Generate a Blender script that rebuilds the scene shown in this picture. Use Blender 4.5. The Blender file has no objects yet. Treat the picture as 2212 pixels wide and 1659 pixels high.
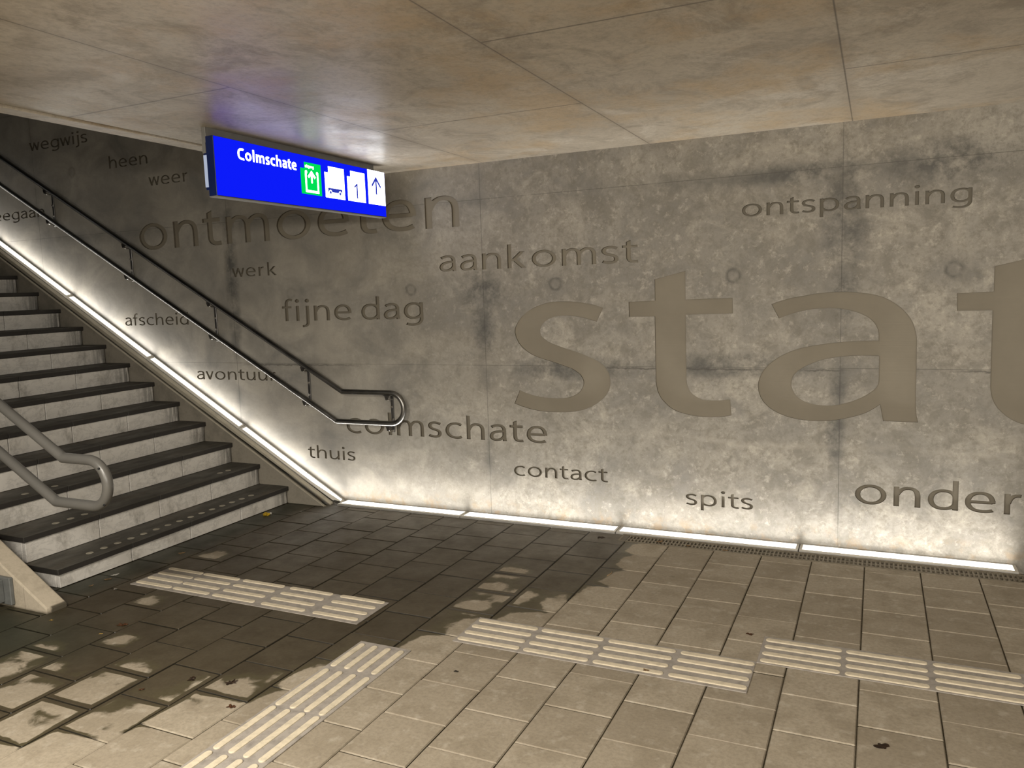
import bpy, bmesh, math, random
from mathutils import Vector, Matrix, geometry
from math import pi, sin, cos, sqrt, hypot
random.seed(7)
SC = bpy.context.scene
COL = SC.collection

# ---------------------------------------------------------------- camera
H = 1.718
FPX = 1699.5                       # focal length in pixels of the 2212 px wide frame
cam = bpy.data.cameras.new('camera'); cam.sensor_fit = 'HORIZONTAL'; cam.sensor_width = 36.0
cam.lens = FPX / 2212 * 36.0; cam.clip_start = 0.05; cam.clip_end = 100
co = bpy.data.objects.new('camera', cam); COL.objects.link(co)
RGT = (0.9073913436676019, 0.4189733940610693, -0.03320006786215978)
UPV = (-0.01823128977494871, 0.11815751363474934, 0.9928274885622356)
FWD = (-0.41989114007114503, 0.9002777888188745, -0.11485353041657931)
co.matrix_world = Matrix(((RGT[0], UPV[0], -FWD[0], 0), (RGT[1], UPV[1], -FWD[1], 0), (RGT[2], UPV[2], -FWD[2], H), (0, 0, 0, 1)))
SC.camera = co
# ---------------------------------------------------------------- world and exposure
W = bpy.data.worlds.new('night'); SC.world = W; W.use_nodes = True
W.node_tree.nodes['Background'].inputs[0].default_value = (0.30, 0.36, 0.45, 1)
W.node_tree.nodes['Background'].inputs[1].default_value = 0.004
SC.view_settings.view_transform = 'Standard'; SC.view_settings.look = 'None'
SC.view_settings.exposure = 0.0; SC.view_settings.gamma = 1.0; SC.view_settings.use_curve_mapping = False
cy = SC.cycles; cy.use_adaptive_sampling = True; cy.adaptive_threshold = 0.02
cy.max_bounces = 5; cy.diffuse_bounces = 3; cy.glossy_bounces = 2; cy.transmission_bounces = 0; cy.caustics_reflective = False; cy.caustics_refractive = False
L_FLOOR = 3.4       # radiance of the strip lights at the foot of the wall
L_STAIR = 5.0       # radiance of the narrower strip lights beside the stairs
L_FRONT = 25.0       # strip lights on the opposite wall, behind the camera
P_FLOOR, P_STAIR = 6.2, 3.3   # watts of the lamp tubes inside each strip light

def area(name, loc, rot, sx, sy, power, color=(1, 0.93, 0.82), spread=180):
    l = bpy.data.lights.new(name, 'AREA'); l.shape = 'RECTANGLE'; l.size = sx; l.size_y = sy
    l.energy = power; l.color = color; l.spread = math.radians(spread)
    o = bpy.data.objects.new(name, l); COL.objects.link(o); o.location = loc; o.rotation_euler = rot
    return o
# assumed ceiling lamps, unseen, added to brighten floor and curb near the camera
area('assumed_ceiling_lamp', (-2.5, 0.2, 2.66), (0, 0, 0), 1.2, 0.14, 190)
area('assumed_ceiling_lamp', (1.9, -0.6, 2.66), (0, 0, 0), 1.2, 0.14, 50)
# unseen fill lights added at the opposite wall to brighten lettered wall and floor
for lx, lp in ((-2.6, 38), (0.6, 112), (3.8, 52)):
    area('front_fill', (lx, -1.70, 2.15), (math.radians(70), 0, 0), 1.6, 0.25, lp, (1, .93, .82), 150)

# ---------------------------------------------------------------- shader helpers
class Sh:
    def __init__(s, name, rough=0.7, metal=0.0, spec=0.5):
        s.m = bpy.data.materials.new(name); s.m.use_nodes = True
        s.t = s.m.node_tree; s.N = s.t.nodes; s.L = s.t.links
        s.b = s.N['Principled BSDF']
        s.b.inputs['Roughness'].default_value = rough; s.b.inputs['Metallic'].default_value = metal
        s.b.inputs['Specular IOR Level'].default_value = spec
        s._co = None
    def put(s, sock, v):
        if isinstance(v, bpy.types.NodeSocket): s.L.new(v, sock)
        elif isinstance(v, (tuple, list)) and len(v) == 3 and sock.type == 'RGBA': sock.default_value = (*v, 1)
        else: sock.default_value = v
    def co(s, scale=(1, 1, 1), rot=(0, 0, 0)):
        if s._co is None: s._co = s.N.new('ShaderNodeTexCoord').outputs['Object']
        mp = s.N.new('ShaderNodeMapping'); s.L.new(s._co, mp.inputs[0])
        mp.inputs['Scale'].default_value = scale; mp.inputs['Rotation'].default_value = rot
        return mp.outputs[0]
    def xyz(s):
        x = s.N.new('ShaderNodeSeparateXYZ'); s.L.new(s.co(), x.inputs[0]); return x.outputs
    def noise(s, sc, detail=4, rough=0.55, co=None, dist=0.0, color=False):
        n = s.N.new('ShaderNodeTexNoise'); s.L.new(co or s.co(), n.inputs['Vector'])
        n.inputs['Scale'].default_value = sc; n.inputs['Detail'].default_value = detail
        n.inputs['Roughness'].default_value = rough; n.inputs['Distortion'].default_value = dist
        return n.outputs[1 if color else 0]
    def vor(s, sc, feat='F1', co=None, rnd=1.0):
        n = s.N.new('ShaderNodeTexVoronoi'); s.L.new(co or s.co(), n.inputs['Vector']); n.feature = feat
        n.inputs['Scale'].default_value = sc; n.inputs['Randomness'].default_value = rnd
        return n.outputs[0]
    def m_(s, op, a, b=0.0, c=0.0, clamp=False):
        n = s.N.new('ShaderNodeMath'); n.operation = op; n.use_clamp = clamp
        s.put(n.inputs[0], a); s.put(n.inputs[1], b); s.put(n.inputs[2], c); return n.outputs[0]
    def mr(s, v, a, b, c=0.0, d=1.0, smooth=False):
        n = s.N.new('ShaderNodeMapRange'); n.clamp = True
        if smooth: n.interpolation_type = 'SMOOTHSTEP'
        s.put(n.inputs['Value'], v); n.inputs['From Min'].default_value = a; n.inputs['From Max'].default_value = b
        n.inputs['To Min'].default_value = c; n.inputs['To Max'].default_value = d; return n.outputs['Result']
    def mix(s, f, a, b, mode='MIX'):
        n = s.N.new('ShaderNodeMix'); n.data_type = 'RGBA'; n.blend_type = mode
        s.put(n.inputs[0], f); s.put(n.inputs[6], a); s.put(n.inputs[7], b); return n.outputs[2]
    def attr(s, name):
        n = s.N.new('ShaderNodeAttribute'); n.attribute_name = name; return n.outputs['Fac']
    def bump(s, h, strength=0.3, dist=0.005):
        n = s.N.new('ShaderNodeBump'); n.inputs['Strength'].default_value = strength; n.inputs['Distance'].default_value = dist
        s.put(n.inputs['Height'], h); s.L.new(n.outputs[0], s.b.inputs['Normal'])
    def col(s, c): s.put(s.b.inputs['Base Color'], c)
    def rough(s, v): s.put(s.b.inputs['Roughness'], v)
    def near(s, v, p, w):           # 1 at v == p, 0 at w away
        return s.mr(s.m_('ABSOLUTE', s.m_('SUBTRACT', v, p)), 0.0, w, 1.0, 0.0)
    def vmax(s, lst):
        r = lst[0]
        for q in lst[1:]: r = s.m_('MAXIMUM', r, q)
        return r

def simple(name, c, rough=0.6, metal=0.0, var=0.15, sc=30, bump=0.0, spec=0.5):
    s = Sh(name, rough, metal, spec)
    n = s.noise(sc, 5)
    s.col(s.mix(s.mr(n, 0.3, 0.7), tuple(x * (1 - var) for x in c), tuple(min(1, x * (1 + var)) for x in c)))
    if bump: s.bump(n, bump, 0.002)
    return s.m
def emit(name, c, strength):
    m = bpy.data.materials.new(name); m.use_nodes = True; t = m.node_tree
    t.nodes.clear(); e = t.nodes.new('ShaderNodeEmission'); o = t.nodes.new('ShaderNodeOutputMaterial')
    e.inputs[0].default_value = (*c, 1); e.inputs[1].default_value = strength
    t.links.new(e.outputs[0], o.inputs[0]); return m

WX = (-7.712, -5.211, -2.708, -0.2073, 2.295)          # vertical formwork joints of the wall
WZ = (1.176, 2.42, 3.66, 4.9)                          # horizontal ones
TIES = [(-7.152, 3.03, 0.5), (-3.356, 1.763, 1), (-2.1245, 1.771, 1), (-0.862, 1.787, 1), (0.41, 1.775, 1.2),
        (-0.863, 0.528, 0.35), (-2.119, 0.549, 0.45), (0.407, 0.526, 0.45), (-3.351, 0.536, 0.3), (-4.55, 1.78, 0.3), (1.66, 1.77, 1)]

def wall_material():
    s = Sh('wall_concrete', 0.62, spec=0.35)
    x, y, z = s.xyz()
    big = s.noise(0.9, 6, 0.6, s.co((1, 1, 1.5)))
    blot = s.noise(2.3, 8, 0.62, s.co((1, 1, 1.25)), 0.6)
    spots = s.noise(7, 9, 0.74, None, 0.4)
    grain = s.noise(70, 4, 0.7)
    streak = s.noise(2.2, 5, 0.6, s.co((3.0, 1, 0.25)))
    base = s.mix(s.mr(big, 0.35, 0.65), (0.285, 0.262, 0.222), (0.40, 0.372, 0.318))
    base = s.mix(s.mr(blot, 0.40, 0.68), base, (0.205, 0.195, 0.175))
    # right hand part is rougher and blotchier, the stair end smoother
    right = s.mr(x, -4.2, -2.2)
    sp = s.m_('MULTIPLY', s.mr(spots, 0.47, 0.62), s.m_('MULTIPLY_ADD', right, 0.72, 0.13))
    base = s.mix(s.m_('MULTIPLY', sp, 0.8), base, (0.175, 0.160, 0.130))
    lightp = s.m_('MULTIPLY', s.mr(s.noise(3.1, 7, 0.65, s.co((1, 1, 1.1)), 1.0), 0.55, 0.70), s.m_('MULTIPLY_ADD', right, 0.5, 0.15))
    base = s.mix(lightp, base, (0.47, 0.435, 0.365))
    base = s.mix(s.m_('MULTIPLY', s.mr(streak, 0.5, 0.75), 0.28), base, (0.20, 0.187, 0.163))
    base = s.mix(s.m_('MULTIPLY', s.mr(grain, 0.35, 0.75), s.m_('MULTIPLY_ADD', right, 0.30, 0.14)), base, (0.18, 0.165, 0.138))
    mid = s.noise(24, 7, 0.78)
    base = s.mix(s.m_('MULTIPLY', s.mr(mid, 0.50, 0.64), s.m_('MULTIPLY_ADD', right, 0.50, 0.08)), base, (0.165, 0.150, 0.120))
    base = s.mix(s.m_('MULTIPLY', s.mr(s.noise(19, 7, 0.75), 0.55, 0.68), s.m_('MULTIPLY_ADD', right, 0.45, 0.05)), base, (0.52, 0.48, 0.41))
    # grey bleeding around the formwork joints
    wob = s.m_('MULTIPLY', s.m_('SUBTRACT', s.noise(6, 4), 0.5), 0.05)
    xw = s.m_('ADD', x, wob); zw = s.m_('ADD', z, wob)
    halo = s.vmax([s.near(xw, p, 0.085) for p in WX[:4]])
    hmask = s.mr(s.noise(1.7, 4, 0.6, s.co((0.4, 1, 1))), 0.47, 0.62)
    base = s.mix(s.m_('MULTIPLY', s.m_('MULTIPLY', s.m_('MULTIPLY', halo, halo), hmask), 0.8), base, (0.11, 0.107, 0.098))
    hz = s.vmax([s.near(zw, WZ[0] - 0.03, 0.13), s.near(zw, WZ[1] - 0.02, 0.10)])
    base = s.mix(s.m_('MULTIPLY', s.m_('MULTIPLY', hz, s.mr(s.noise(2.0, 5, 0.65), 0.42, 0.66)), 0.7), base, (0.13, 0.125, 0.112))
    def blotch(px, pz, rx, rz):
        d = s.m_('ADD', s.m_('POWER', s.m_('DIVIDE', s.m_('SUBTRACT', x, px), rx), 2.0), s.m_('POWER', s.m_('DIVIDE', s.m_('SUBTRACT', z, pz), rz), 2.0))
        return s.mr(d, 0.0, 1.0, 1.0, 0.0)
    bl = s.vmax([blotch(0.35, 2.40, 0.40, 0.16), blotch(-0.45, 2.40, 0.55, 0.08), blotch(-0.19, 2.1, 0.16, 0.42), blotch(-0.20, 1.66, 0.12, 0.22), blotch(-0.23, 0.76, 0.07, 0.24),
                 blotch(-0.22, 1.06, 0.06, 0.14), blotch(-2.72, 1.50, 0.12, 0.30), blotch(-0.9, 1.19, 0.7, 0.10), blotch(-2.0, 1.16, 0.6, 0.10), blotch(-2.72, 1.74, 0.25, 0.18), blotch(-5.2, 1.9, 0.09, 0.9)])
    bl = s.m_('MULTIPLY', bl, s.mr(s.noise(6, 7, 0.7), 0.36, 0.60))
    base = s.mix(s.m_('MULTIPLY', bl, 0.95), base, (0.085, 0.083, 0.076))
    tide = s.m_('MULTIPLY', s.near(s.m_('ADD', zw, s.m_('MULTIPLY', s.m_('SUBTRACT', s.noise(0.8, 5), 0.5), 0.35)), 0.66, 0.03), s.m_('MULTIPLY', right, s.mr(s.noise(3, 4), 0.4, 0.6)))
    base = s.mix(s.m_('MULTIPLY', tide, 0.35), base, (0.48, 0.44, 0.37))
    # seams
    seam = s.vmax([s.near(x, p, 0.0045) for p in WX] + [s.near(z, p, 0.0035) for p in WZ])
    jag = s.near(s.m_('ADD', z, s.m_('MULTIPLY', s.m_('SUBTRACT', s.noise(14, 6, 0.7), 0.5), 0.045)), WZ[0] - 0.012, 0.010)
    jmask = s.m_('MULTIPLY', jag, s.mr(s.noise(1.1, 2), 0.46, 0.54))
    sm = s.m_('MAXIMUM', s.m_('MULTIPLY', seam, s.mr(s.noise(3.3, 3), 0.3, 0.6, 0.35, 0.9)), jmask)
    base = s.mix(s.m_('MULTIPLY', sm, 0.8), base, (0.07, 0.064, 0.055))
    # plugged tie holes
    rings = []; halos = []
    for (tx, tz, k) in TIES:
        d = s.m_('POWER', s.m_('ADD', s.m_('POWER', s.m_('SUBTRACT', xw, tx), 2.0), s.m_('POWER', s.m_('SUBTRACT', zw, tz), 2.0)), 0.5)
        rings.append(s.m_('MULTIPLY', s.near(d, 0.042, 0.018), 0.75 * min(1, k)))
        halos.append(s.m_('MULTIPLY', s.mr(d, 0.0, 0.12 * max(0.6, k), 1.0, 0.0), 0.5 * min(1, k)))
    rg = s.m_('MULTIPLY', s.vmax(rings), s.mr(s.noise(22, 3), 0.3, 0.6, 0.3, 1.0))
    base = s.mix(s.vmax(halos), base, (0.16, 0.152, 0.135))
    base = s.mix(rg, base, (0.085, 0.08, 0.07))
    pits = s.mr(s.vor(26), 0.02, 0.06, 1.0, 0.0)
    base = s.mix(s.m_('MULTIPLY', pits, s.mr(s.noise(5, 2), 0.55, 0.65)), base, (0.06, 0.055, 0.045))
    # rusty rising damp at the foot of the wall
    foot = s.m_('MULTIPLY', s.mr(z, 0.0, 0.16, 1.0, 0.0), s.mr(s.noise(9, 6, 0.7), 0.5, 0.62))
    base = s.mix(s.m_('MULTIPLY', foot, 0.6), base, (0.30, 0.20, 0.10))
    s.col(base)
    s.bump(s.noise(30, 6, 0.72), 0.26, 0.004)
    return s.m
def letter_material(name='engraved_concrete', k=0.86):
    s = Sh(name, 0.7, spec=0.3)
    n = s.noise(3, 5); lines = s.noise(1.0, 2, 0.5, s.co((0.5, 1, 160)))
    s.col(s.mix(s.mr(n, 0.3, 0.7), tuple(k * q for q in (0.235, 0.208, 0.160)), tuple(k * q for q in (0.275, 0.245, 0.190))))
    s.bump(lines, 0.12, 0.003); return s.m
def ceiling_material():
    s = Sh('ceiling_concrete', 0.36, spec=0.5)
    x, y, z = s.xyz()
    a = s.noise(0.9, 7, 0.62, s.co((1, 1.2, 1)), 0.5)
    b = s.noise(2.6, 10, 0.74, s.co((1.25, 1.0, 1)), 0.7)
    c = s.noise(36, 6, 0.75, s.co((1.2, 1, 1)))
    base = s.mix(s.mr(a, 0.36, 0.64), (0.37, 0.322, 0.255), (0.48, 0.425, 0.34))
    base = s.mix(s.m_('MULTIPLY', s.mr(b, 0.48, 0.62), 0.62), base, (0.225, 0.19, 0.145))
    base = s.mix(s.m_('MULTIPLY', s.mr(s.noise(1.5, 9, 0.74, s.co((1.2, 1, 1)), 0.9), 0.535, 0.60), 0.60), base, (0.54, 0.49, 0.41))
    base = s.mix(s.m_('MULTIPLY', s.mr(s.noise(1.6, 8, 0.68), 0.50, 0.64), 0.65), base, (0.42, 0.30, 0.165))
    base = s.mix(s.m_('MULTIPLY', s.mr(c, 0.45, 0.68), 0.45), base, (0.19, 0.162, 0.125))
    seam = [s.near(x, p, 0.0055) for p in (-2.68, -1.414, -0.158, 1.10)]
    def cross(x0, x1, y0):
        return s.m_('MULTIPLY', s.near(y, y0, 0.009), s.m_('MULTIPLY', s.m_('GREATER_THAN', x, x0), s.m_('LESS_THAN', x, x1)))
    seam += [cross(-3.79, -2.68, 2.83), cross(-2.68, -1.414, 4.0), cross(-1.414, -0.158, 2.85), cross(-0.158, 1.1, 4.05),
             cross(-2.68, -1.414, 1.5), cross(-1.414, -0.158, 0.35), cross(-0.158, 1.1, 1.55)]
    sm = s.vmax(seam)
    dirt = s.m_('MULTIPLY', s.vmax([s.near(s.m_('ADD', x, s.m_('MULTIPLY', s.m_('SUBTRACT', b, 0.5), 0.1)), p, 0.06) for p in (-2.68, -1.414, -0.158)]), 0.35)
    base = s.mix(dirt, base, (0.26, 0.215, 0.16))
    base = s.mix(s.m_('MULTIPLY', sm, 0.85), base, (0.07, 0.058, 0.045))
    s.col(base); s.rough(s.mr(b, 0.35, 0.7, 0.33, 0.52))
    s.bump(s.noise(11, 7, 0.72, s.co((1.2, 1, 1))), 0.15, 0.004)
    return s.m
def tile_material():
    s = Sh('paving_concrete', 0.75, spec=0.4)
    rnd = s.attr('tile_rnd'); field = s.attr('dry'); green = s.attr('moss'); rimk = s.attr('rim')
    n1 = s.noise(5, 6, 0.65); n2 = s.noise(60, 4, 0.7); n3 = s.noise(14, 6, 0.65)
    base = s.mix(rnd, (0.262, 0.222, 0.164), (0.345, 0.298, 0.226))
    base = s.mix(s.m_('MULTIPLY', s.mr(n1, 0.46, 0.62), 0.55), base, (0.205, 0.170, 0.118))
    base = s.mix(s.m_('MULTIPLY', s.mr(n2, 0.42, 0.66), 0.42), base, (0.16, 0.134, 0.098))
    base = s.mix(s.m_('MULTIPLY', s.mr(n3, 0.55, 0.66), 0.40), base, (0.42, 0.38, 0.31))
    spot = s.m_('MULTIPLY', s.mr(s.m_('ADD', s.vor(5.0), s.m_('MULTIPLY', s.noise(18, 3), 0.12)), 0.10, 0.17, 1.0, 0.0), s.mr(s.noise(1.7, 2), 0.45, 0.6))
    base = s.mix(s.m_('MULTIPLY', spot, 0.6), base, (0.115, 0.093, 0.063))
    f = s.m_('ADD', field, s.m_('MULTIPLY', s.m_('SUBTRACT', s.noise(9, 5, 0.6, None, 0.5), 0.5), 0.16))
    dry = s.mr(f, -0.018, 0.018, 0.0, 1.0, True)
    wetc = s.mix(1.0, base, (0.21, 0.192, 0.152), 'MULTIPLY')
    wetc = s.mix(green, wetc, (0.030, 0.032, 0.020))
    rim = s.m_('MULTIPLY', s.near(f, -0.02, 0.11), 0.35)
    wetc = s.mix(rim, wetc, (0.085, 0.076, 0.036))
    wetc = s.mix(s.m_('MULTIPLY', s.mr(s.m_('ADD', rimk, s.m_('MULTIPLY', s.m_('SUBTRACT', s.noise(35, 4), 0.5), 0.5)), 0.05, 0.5), 0.92), wetc, (0.008, 0.007, 0.004))
    s.col(s.mix(dry, wetc, base))
    s.rough(s.m_('ADD', s.m_('MULTIPLY', dry, 0.26), s.mr(n1, 0.3, 0.7, 0.36, 0.56)))
    s.bump(s.noise(16, 6, 0.72), 0.30, 0.004)
    return s.m
def joint_material():
    s = Sh('joint_sand', 0.95, spec=0.1); n = s.noise(90, 4, 0.7)
    s.col(s.mix(s.mr(n, 0.3, 0.7), (0.045, 0.036, 0.022), (0.10, 0.083, 0.055))); return s.m
def marble_material():
    s = Sh('riser_marble', 0.5, spec=0.45); x, y, z = s.xyz()
    a = s.noise(5, 9, 0.7, s.co((1, 1, 1.8), (0.7, 0, 0)), 0.5); b = s.noise(11, 7, 0.72)
    v = s.near(a, 0.5, 0.035)
    base = s.mix(s.m_('MULTIPLY', v, 0.38), (0.70, 0.675, 0.63), (0.36, 0.35, 0.335))
    base = s.mix(s.m_('MULTIPLY', s.mr(b, 0.5, 0.72), 0.45), base, (0.40, 0.375, 0.335))
    # black water runs down the wall end and from the joints
    run = s.m_('MULTIPLY', s.mr(y, 4.93, 5.12), s.mr(s.noise(30, 3, 0.6, s.co((1, 1.4, 0.12))), 0.36, 0.56))
    base = s.mix(s.m_('MULTIPLY', run, 0.8), base, (0.055, 0.052, 0.045))
    dirt = s.mr(s.noise(5, 7, 0.75, s.co((1, 1, 0.6))), 0.53, 0.68)
    base = s.mix(s.m_('MULTIPLY', dirt, 0.5), base, (0.13, 0.118, 0.095))
    s.col(base); s.rough(s.mr(b, 0.3, 0.7, 0.4, 0.65)); s.bump(b, 0.15, 0.002); return s.m
def slab_material():
    s = Sh('tread_stone', 0.6, spec=0.4)
    a = s.noise(3.5, 6, 0.65, s.co((2.5, 1, 1))); b = s.noise(45, 5, 0.7)
    base = s.mix(s.mr(a, 0.35, 0.68), (0.088, 0.082, 0.068), (0.050, 0.046, 0.037))
    base = s.mix(s.m_('MULTIPLY', s.mr(s.noise(2.2, 6, 0.6, s.co((3, 1, 1))), 0.52, 0.68), 0.6), base, (0.105, 0.085, 0.060))
    base = s.mix(s.m_('MULTIPLY', s.mr(b, 0.4, 0.75), 0.4), base, (0.045, 0.042, 0.035))
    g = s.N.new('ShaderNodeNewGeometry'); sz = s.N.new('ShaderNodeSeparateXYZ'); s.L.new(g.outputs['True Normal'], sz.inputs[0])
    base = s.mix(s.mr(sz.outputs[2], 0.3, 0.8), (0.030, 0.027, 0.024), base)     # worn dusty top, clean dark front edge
    s.col(base); s.rough(s.mr(a, 0.35, 0.7, 0.5, 0.75)); s.bump(b, 0.2, 0.002); return s.m
def rough_concrete(name, c, sc=6, dark=0.55, rough=0.75):
    s = Sh(name, rough, spec=0.3); a = s.noise(sc, 7, 0.65); b = s.noise(sc * 11, 4, 0.7)
    d = tuple(x * dark for x in c)
    base = s.mix(s.mr(a, 0.45, 0.72), c, d); base = s.mix(s.m_('MULTIPLY', s.mr(b, 0.45, 0.75), 0.35), base, d)
    s.col(base); s.bump(s.m_('ADD', a, s.m_('MULTIPLY', b, 0.4)), 0.2, 0.003); return s.m
def curb_material():
    s = Sh('curb_concrete', 0.75, spec=0.3); x, y, z = s.xyz(); a = s.noise(9, 7, 0.7); b = s.noise(60, 4, 0.7)
    base = s.mix(s.mr(a, 0.45, 0.7), (0.47, 0.41, 0.32), (0.34, 0.295, 0.225)); base = s.mix(s.m_('MULTIPLY', s.mr(b, 0.45, 0.75), 0.3), base, (0.28, 0.245, 0.19))
    end = s.m_('MULTIPLY', s.mr(x, -4.243, -4.236), s.mr(s.m_('ADD', y, s.m_('MULTIPLY', s.m_('SUBTRACT', a, 0.5), 0.06)), 2.765, 2.785))
    low = s.m_('MULTIPLY', s.mr(s.m_('ADD', z, s.m_('MULTIPLY', s.m_('SUBTRACT', a, 0.5), 0.03)), 0.0, 0.014, 1.0, 0.0), 0.85)
    base = s.mix(s.m_('MULTIPLY', s.m_('MAXIMUM', end, low), 0.9), base, (0.050, 0.043, 0.028))
    panel = s.m_('MULTIPLY', s.near(x, -4.42, 0.004), s.m_('LESS_THAN', y, 2.754))
    base = s.mix(s.m_('MULTIPLY', panel, 0.5), base, (0.12, 0.105, 0.08))
    s.col(base); s.bump(s.m_('ADD', a, s.m_('MULTIPLY', b, 0.4)), 0.25, 0.003); return s.m
def steel_material(name, c, rough):
    s = Sh(name, rough, 1.0); n = s.noise(9, 4, 0.6)
    s.col(s.mix(s.mr(n, 0.3, 0.7), tuple(x * 0.85 for x in c), c)); s.rough(s.mr(n, 0.3, 0.7, rough - 0.05, rough + 0.07)); return s.m

M = dict(
    wall=wall_material(), letter=letter_material(), letter_edge=simple('engraved_shade_edge', (0.15, 0.13, 0.10), 0.6, 0, 0.2, 30), letters=letter_material('engraved_concrete_dark', 0.66), ceil=ceiling_material(), tile=tile_material(), joint=joint_material(),
    marble=marble_material(), slab=slab_material(), core=rough_concrete('stair_core_concrete', (0.035, 0.031, 0.025)),
    mortar=simple('dark_mortar', (0.03, 0.027, 0.022), 0.9),
    curb=curb_material(), cheek=rough_concrete('cheek_concrete', (0.27, 0.245, 0.20), 4, 0.6),
    gutter=rough_concrete('gutter_concrete', (0.13, 0.118, 0.092), 4, 0.5),
    edge=simple('edge_strip_metal', (0.50, 0.46, 0.37), 0.45, 0.2, 0.1, 12),
    profile=simple('lamp_profile_aluminium', (0.62, 0.60, 0.56), 0.4, 0.6, 0.08, 15),
    lensf=emit('lit_lens', (1.0, 0.965, 0.90), L_FLOOR), lenss=emit('lit_lens_stairs', (1.0, 0.965, 0.90), L_STAIR),
    lensb=emit('lit_lens_front', (1.0, 0.95, 0.86), L_FRONT),
    steel=steel_material('stainless_steel', (0.25, 0.243, 0.23), 0.36), bolt=steel_material('bright_bolt_steel', (0.75, 0.72, 0.66), 0.25),
    dsteel=steel_material('dark_bracket_steel', (0.16, 0.155, 0.15), 0.4),
    paint=simple('grey_rail_paint', (0.105, 0.101, 0.092), 0.34, 0.0, 0.05, 8), plate=simple('grey_plate_paint', (0.13, 0.135, 0.13), 0.5, 0, 0.15, 25),
    hole=simple('drain_hole_black', (0.01, 0.01, 0.01), 0.9), brass=simple('yellow_bolt_cap', (0.50, 0.34, 0.08), 0.5),
    iron=simple('grate_iron', (0.165, 0.14, 0.10), 0.55, 0.35, 0.3, 60, 0.2), pit=simple('drain_pit', (0.008, 0.007, 0.006), 0.95),
    tbase=rough_concrete('guide_strip_base', (0.33, 0.30, 0.265), 20, 0.62, 0.6), rib=rough_concrete('guide_strip_rib', (0.62, 0.545, 0.41), 30, 0.72, 0.55),
    stud=simple('stud_cream', (0.33, 0.30, 0.235), 0.5, 0, 0.15, 40),
    case=simple('sign_case_blue', (0.006, 0.016, 0.085), 0.35, 0, 0.1, 6), alu=simple('hanger_grey_metal', (0.26, 0.255, 0.24), 0.45, 0.3, 0.1, 10),
    blue=emit('sign_blue_lit', (0.004, 0.012, 1.0), 0.95), white=emit('sign_white_lit', (0.96, 0.98, 1.0), 4.2),
    pale=emit('sign_pale_lit', (0.72, 0.80, 1.0), 0.55), green=emit('sign_green_lit', (0.0, 0.70, 0.085), 1.05),
    ink=emit('sign_ink_blue', (0.03, 0.045, 0.45), 1.0), faint=emit('sign_faint_ink', (0.62, 0.64, 0.72), 1.0),
    leaf=simple('brown_leaf', (0.12, 0.05, 0.02), 0.6, 0, 0.4, 60), leafd=simple('dark_leaf', (0.045, 0.025, 0.014), 0.55, 0, 0.4, 60),
    gold=simple('yellow_leaf', (0.60, 0.42, 0.12), 0.6, 0, 0.3, 60), tan=simple('tan_leaf', (0.30, 0.19, 0.09), 0.6, 0, 0.3, 60),
    paper=simple('white_paper', (0.62, 0.60, 0.55), 0.6, 0, 0.15, 40), wrap=simple('yellow_foil', (0.55, 0.36, 0.02), 0.25, 0.3, 0.2, 50),
    wrapw=simple('silver_foil', (0.6, 0.58, 0.52), 0.2, 0.6, 0.2, 50), gum=simple('dark_gum', (0.05, 0.042, 0.032), 0.7),
)

# ---------------------------------------------------------------- object helpers
def obj(name, geo, mats, parent=None, smooth=False):
    me = bpy.data.meshes.new(name)
    if isinstance(geo, bmesh.types.BMesh):
        geo.to_mesh(me); geo.free()
    else:
        me.from_pydata(geo[0], [], geo[1])
    for m in (mats if isinstance(mats, (list, tuple)) else [mats]): me.materials.append(m)
    if smooth: me.polygons.foreach_set('use_smooth', [True] * len(me.polygons))
    me.update()
    o = bpy.data.objects.new(name, me); COL.objects.link(o)
    if parent is not None:
        o.parent = parent; o.matrix_parent_inverse = parent.matrix_basis.inverted()
    return o
def tag(o, label, cat, group=None):
    o['label'] = label; o['category'] = cat
    if group: o['group'] = group
    return o
def struct(o): o['kind'] = 'structure'; return o
def thing(name, loc, label, cat, group=None):
    o = bpy.data.objects.new(name, None); COL.objects.link(o); o.location = loc; o.empty_display_size = 0.1
    return tag(o, label, cat, group)
def bx(bm, x0, x1, y0, y1, z0, z1, bev=0.0, mat=0, seg=1):
    r = bmesh.ops.create_cube(bm, size=1.0); vs = r['verts']
    for v in vs:
        v.co = Vector((x0 + (v.co.x + 0.5) * (x1 - x0), y0 + (v.co.y + 0.5) * (y1 - y0), z0 + (v.co.z + 0.5) * (z1 - z0)))
    fs = list({f for v in vs for f in v.link_faces})
    for f in fs: f.material_index = mat
    if bev > 0:
        es = list({e for v in vs for e in v.link_edges})
        g = bmesh.ops.bevel(bm, geom=es, offset=bev, segments=seg, affect='EDGES', profile=0.5)
        for f in g['faces']: f.material_index = mat
    return bm
def hexa(bm, p, mat=0):         # eight corners: bottom loop then top loop
    v = [bm.verts.new(q) for q in p]
    for f in ((3, 2, 1, 0), (4, 5, 6, 7), (0, 1, 5, 4), (1, 2, 6, 5), (2, 3, 7, 6), (3, 0, 4, 7)):
        bm.faces.new([v[i] for i in f]).material_index = mat
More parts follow.
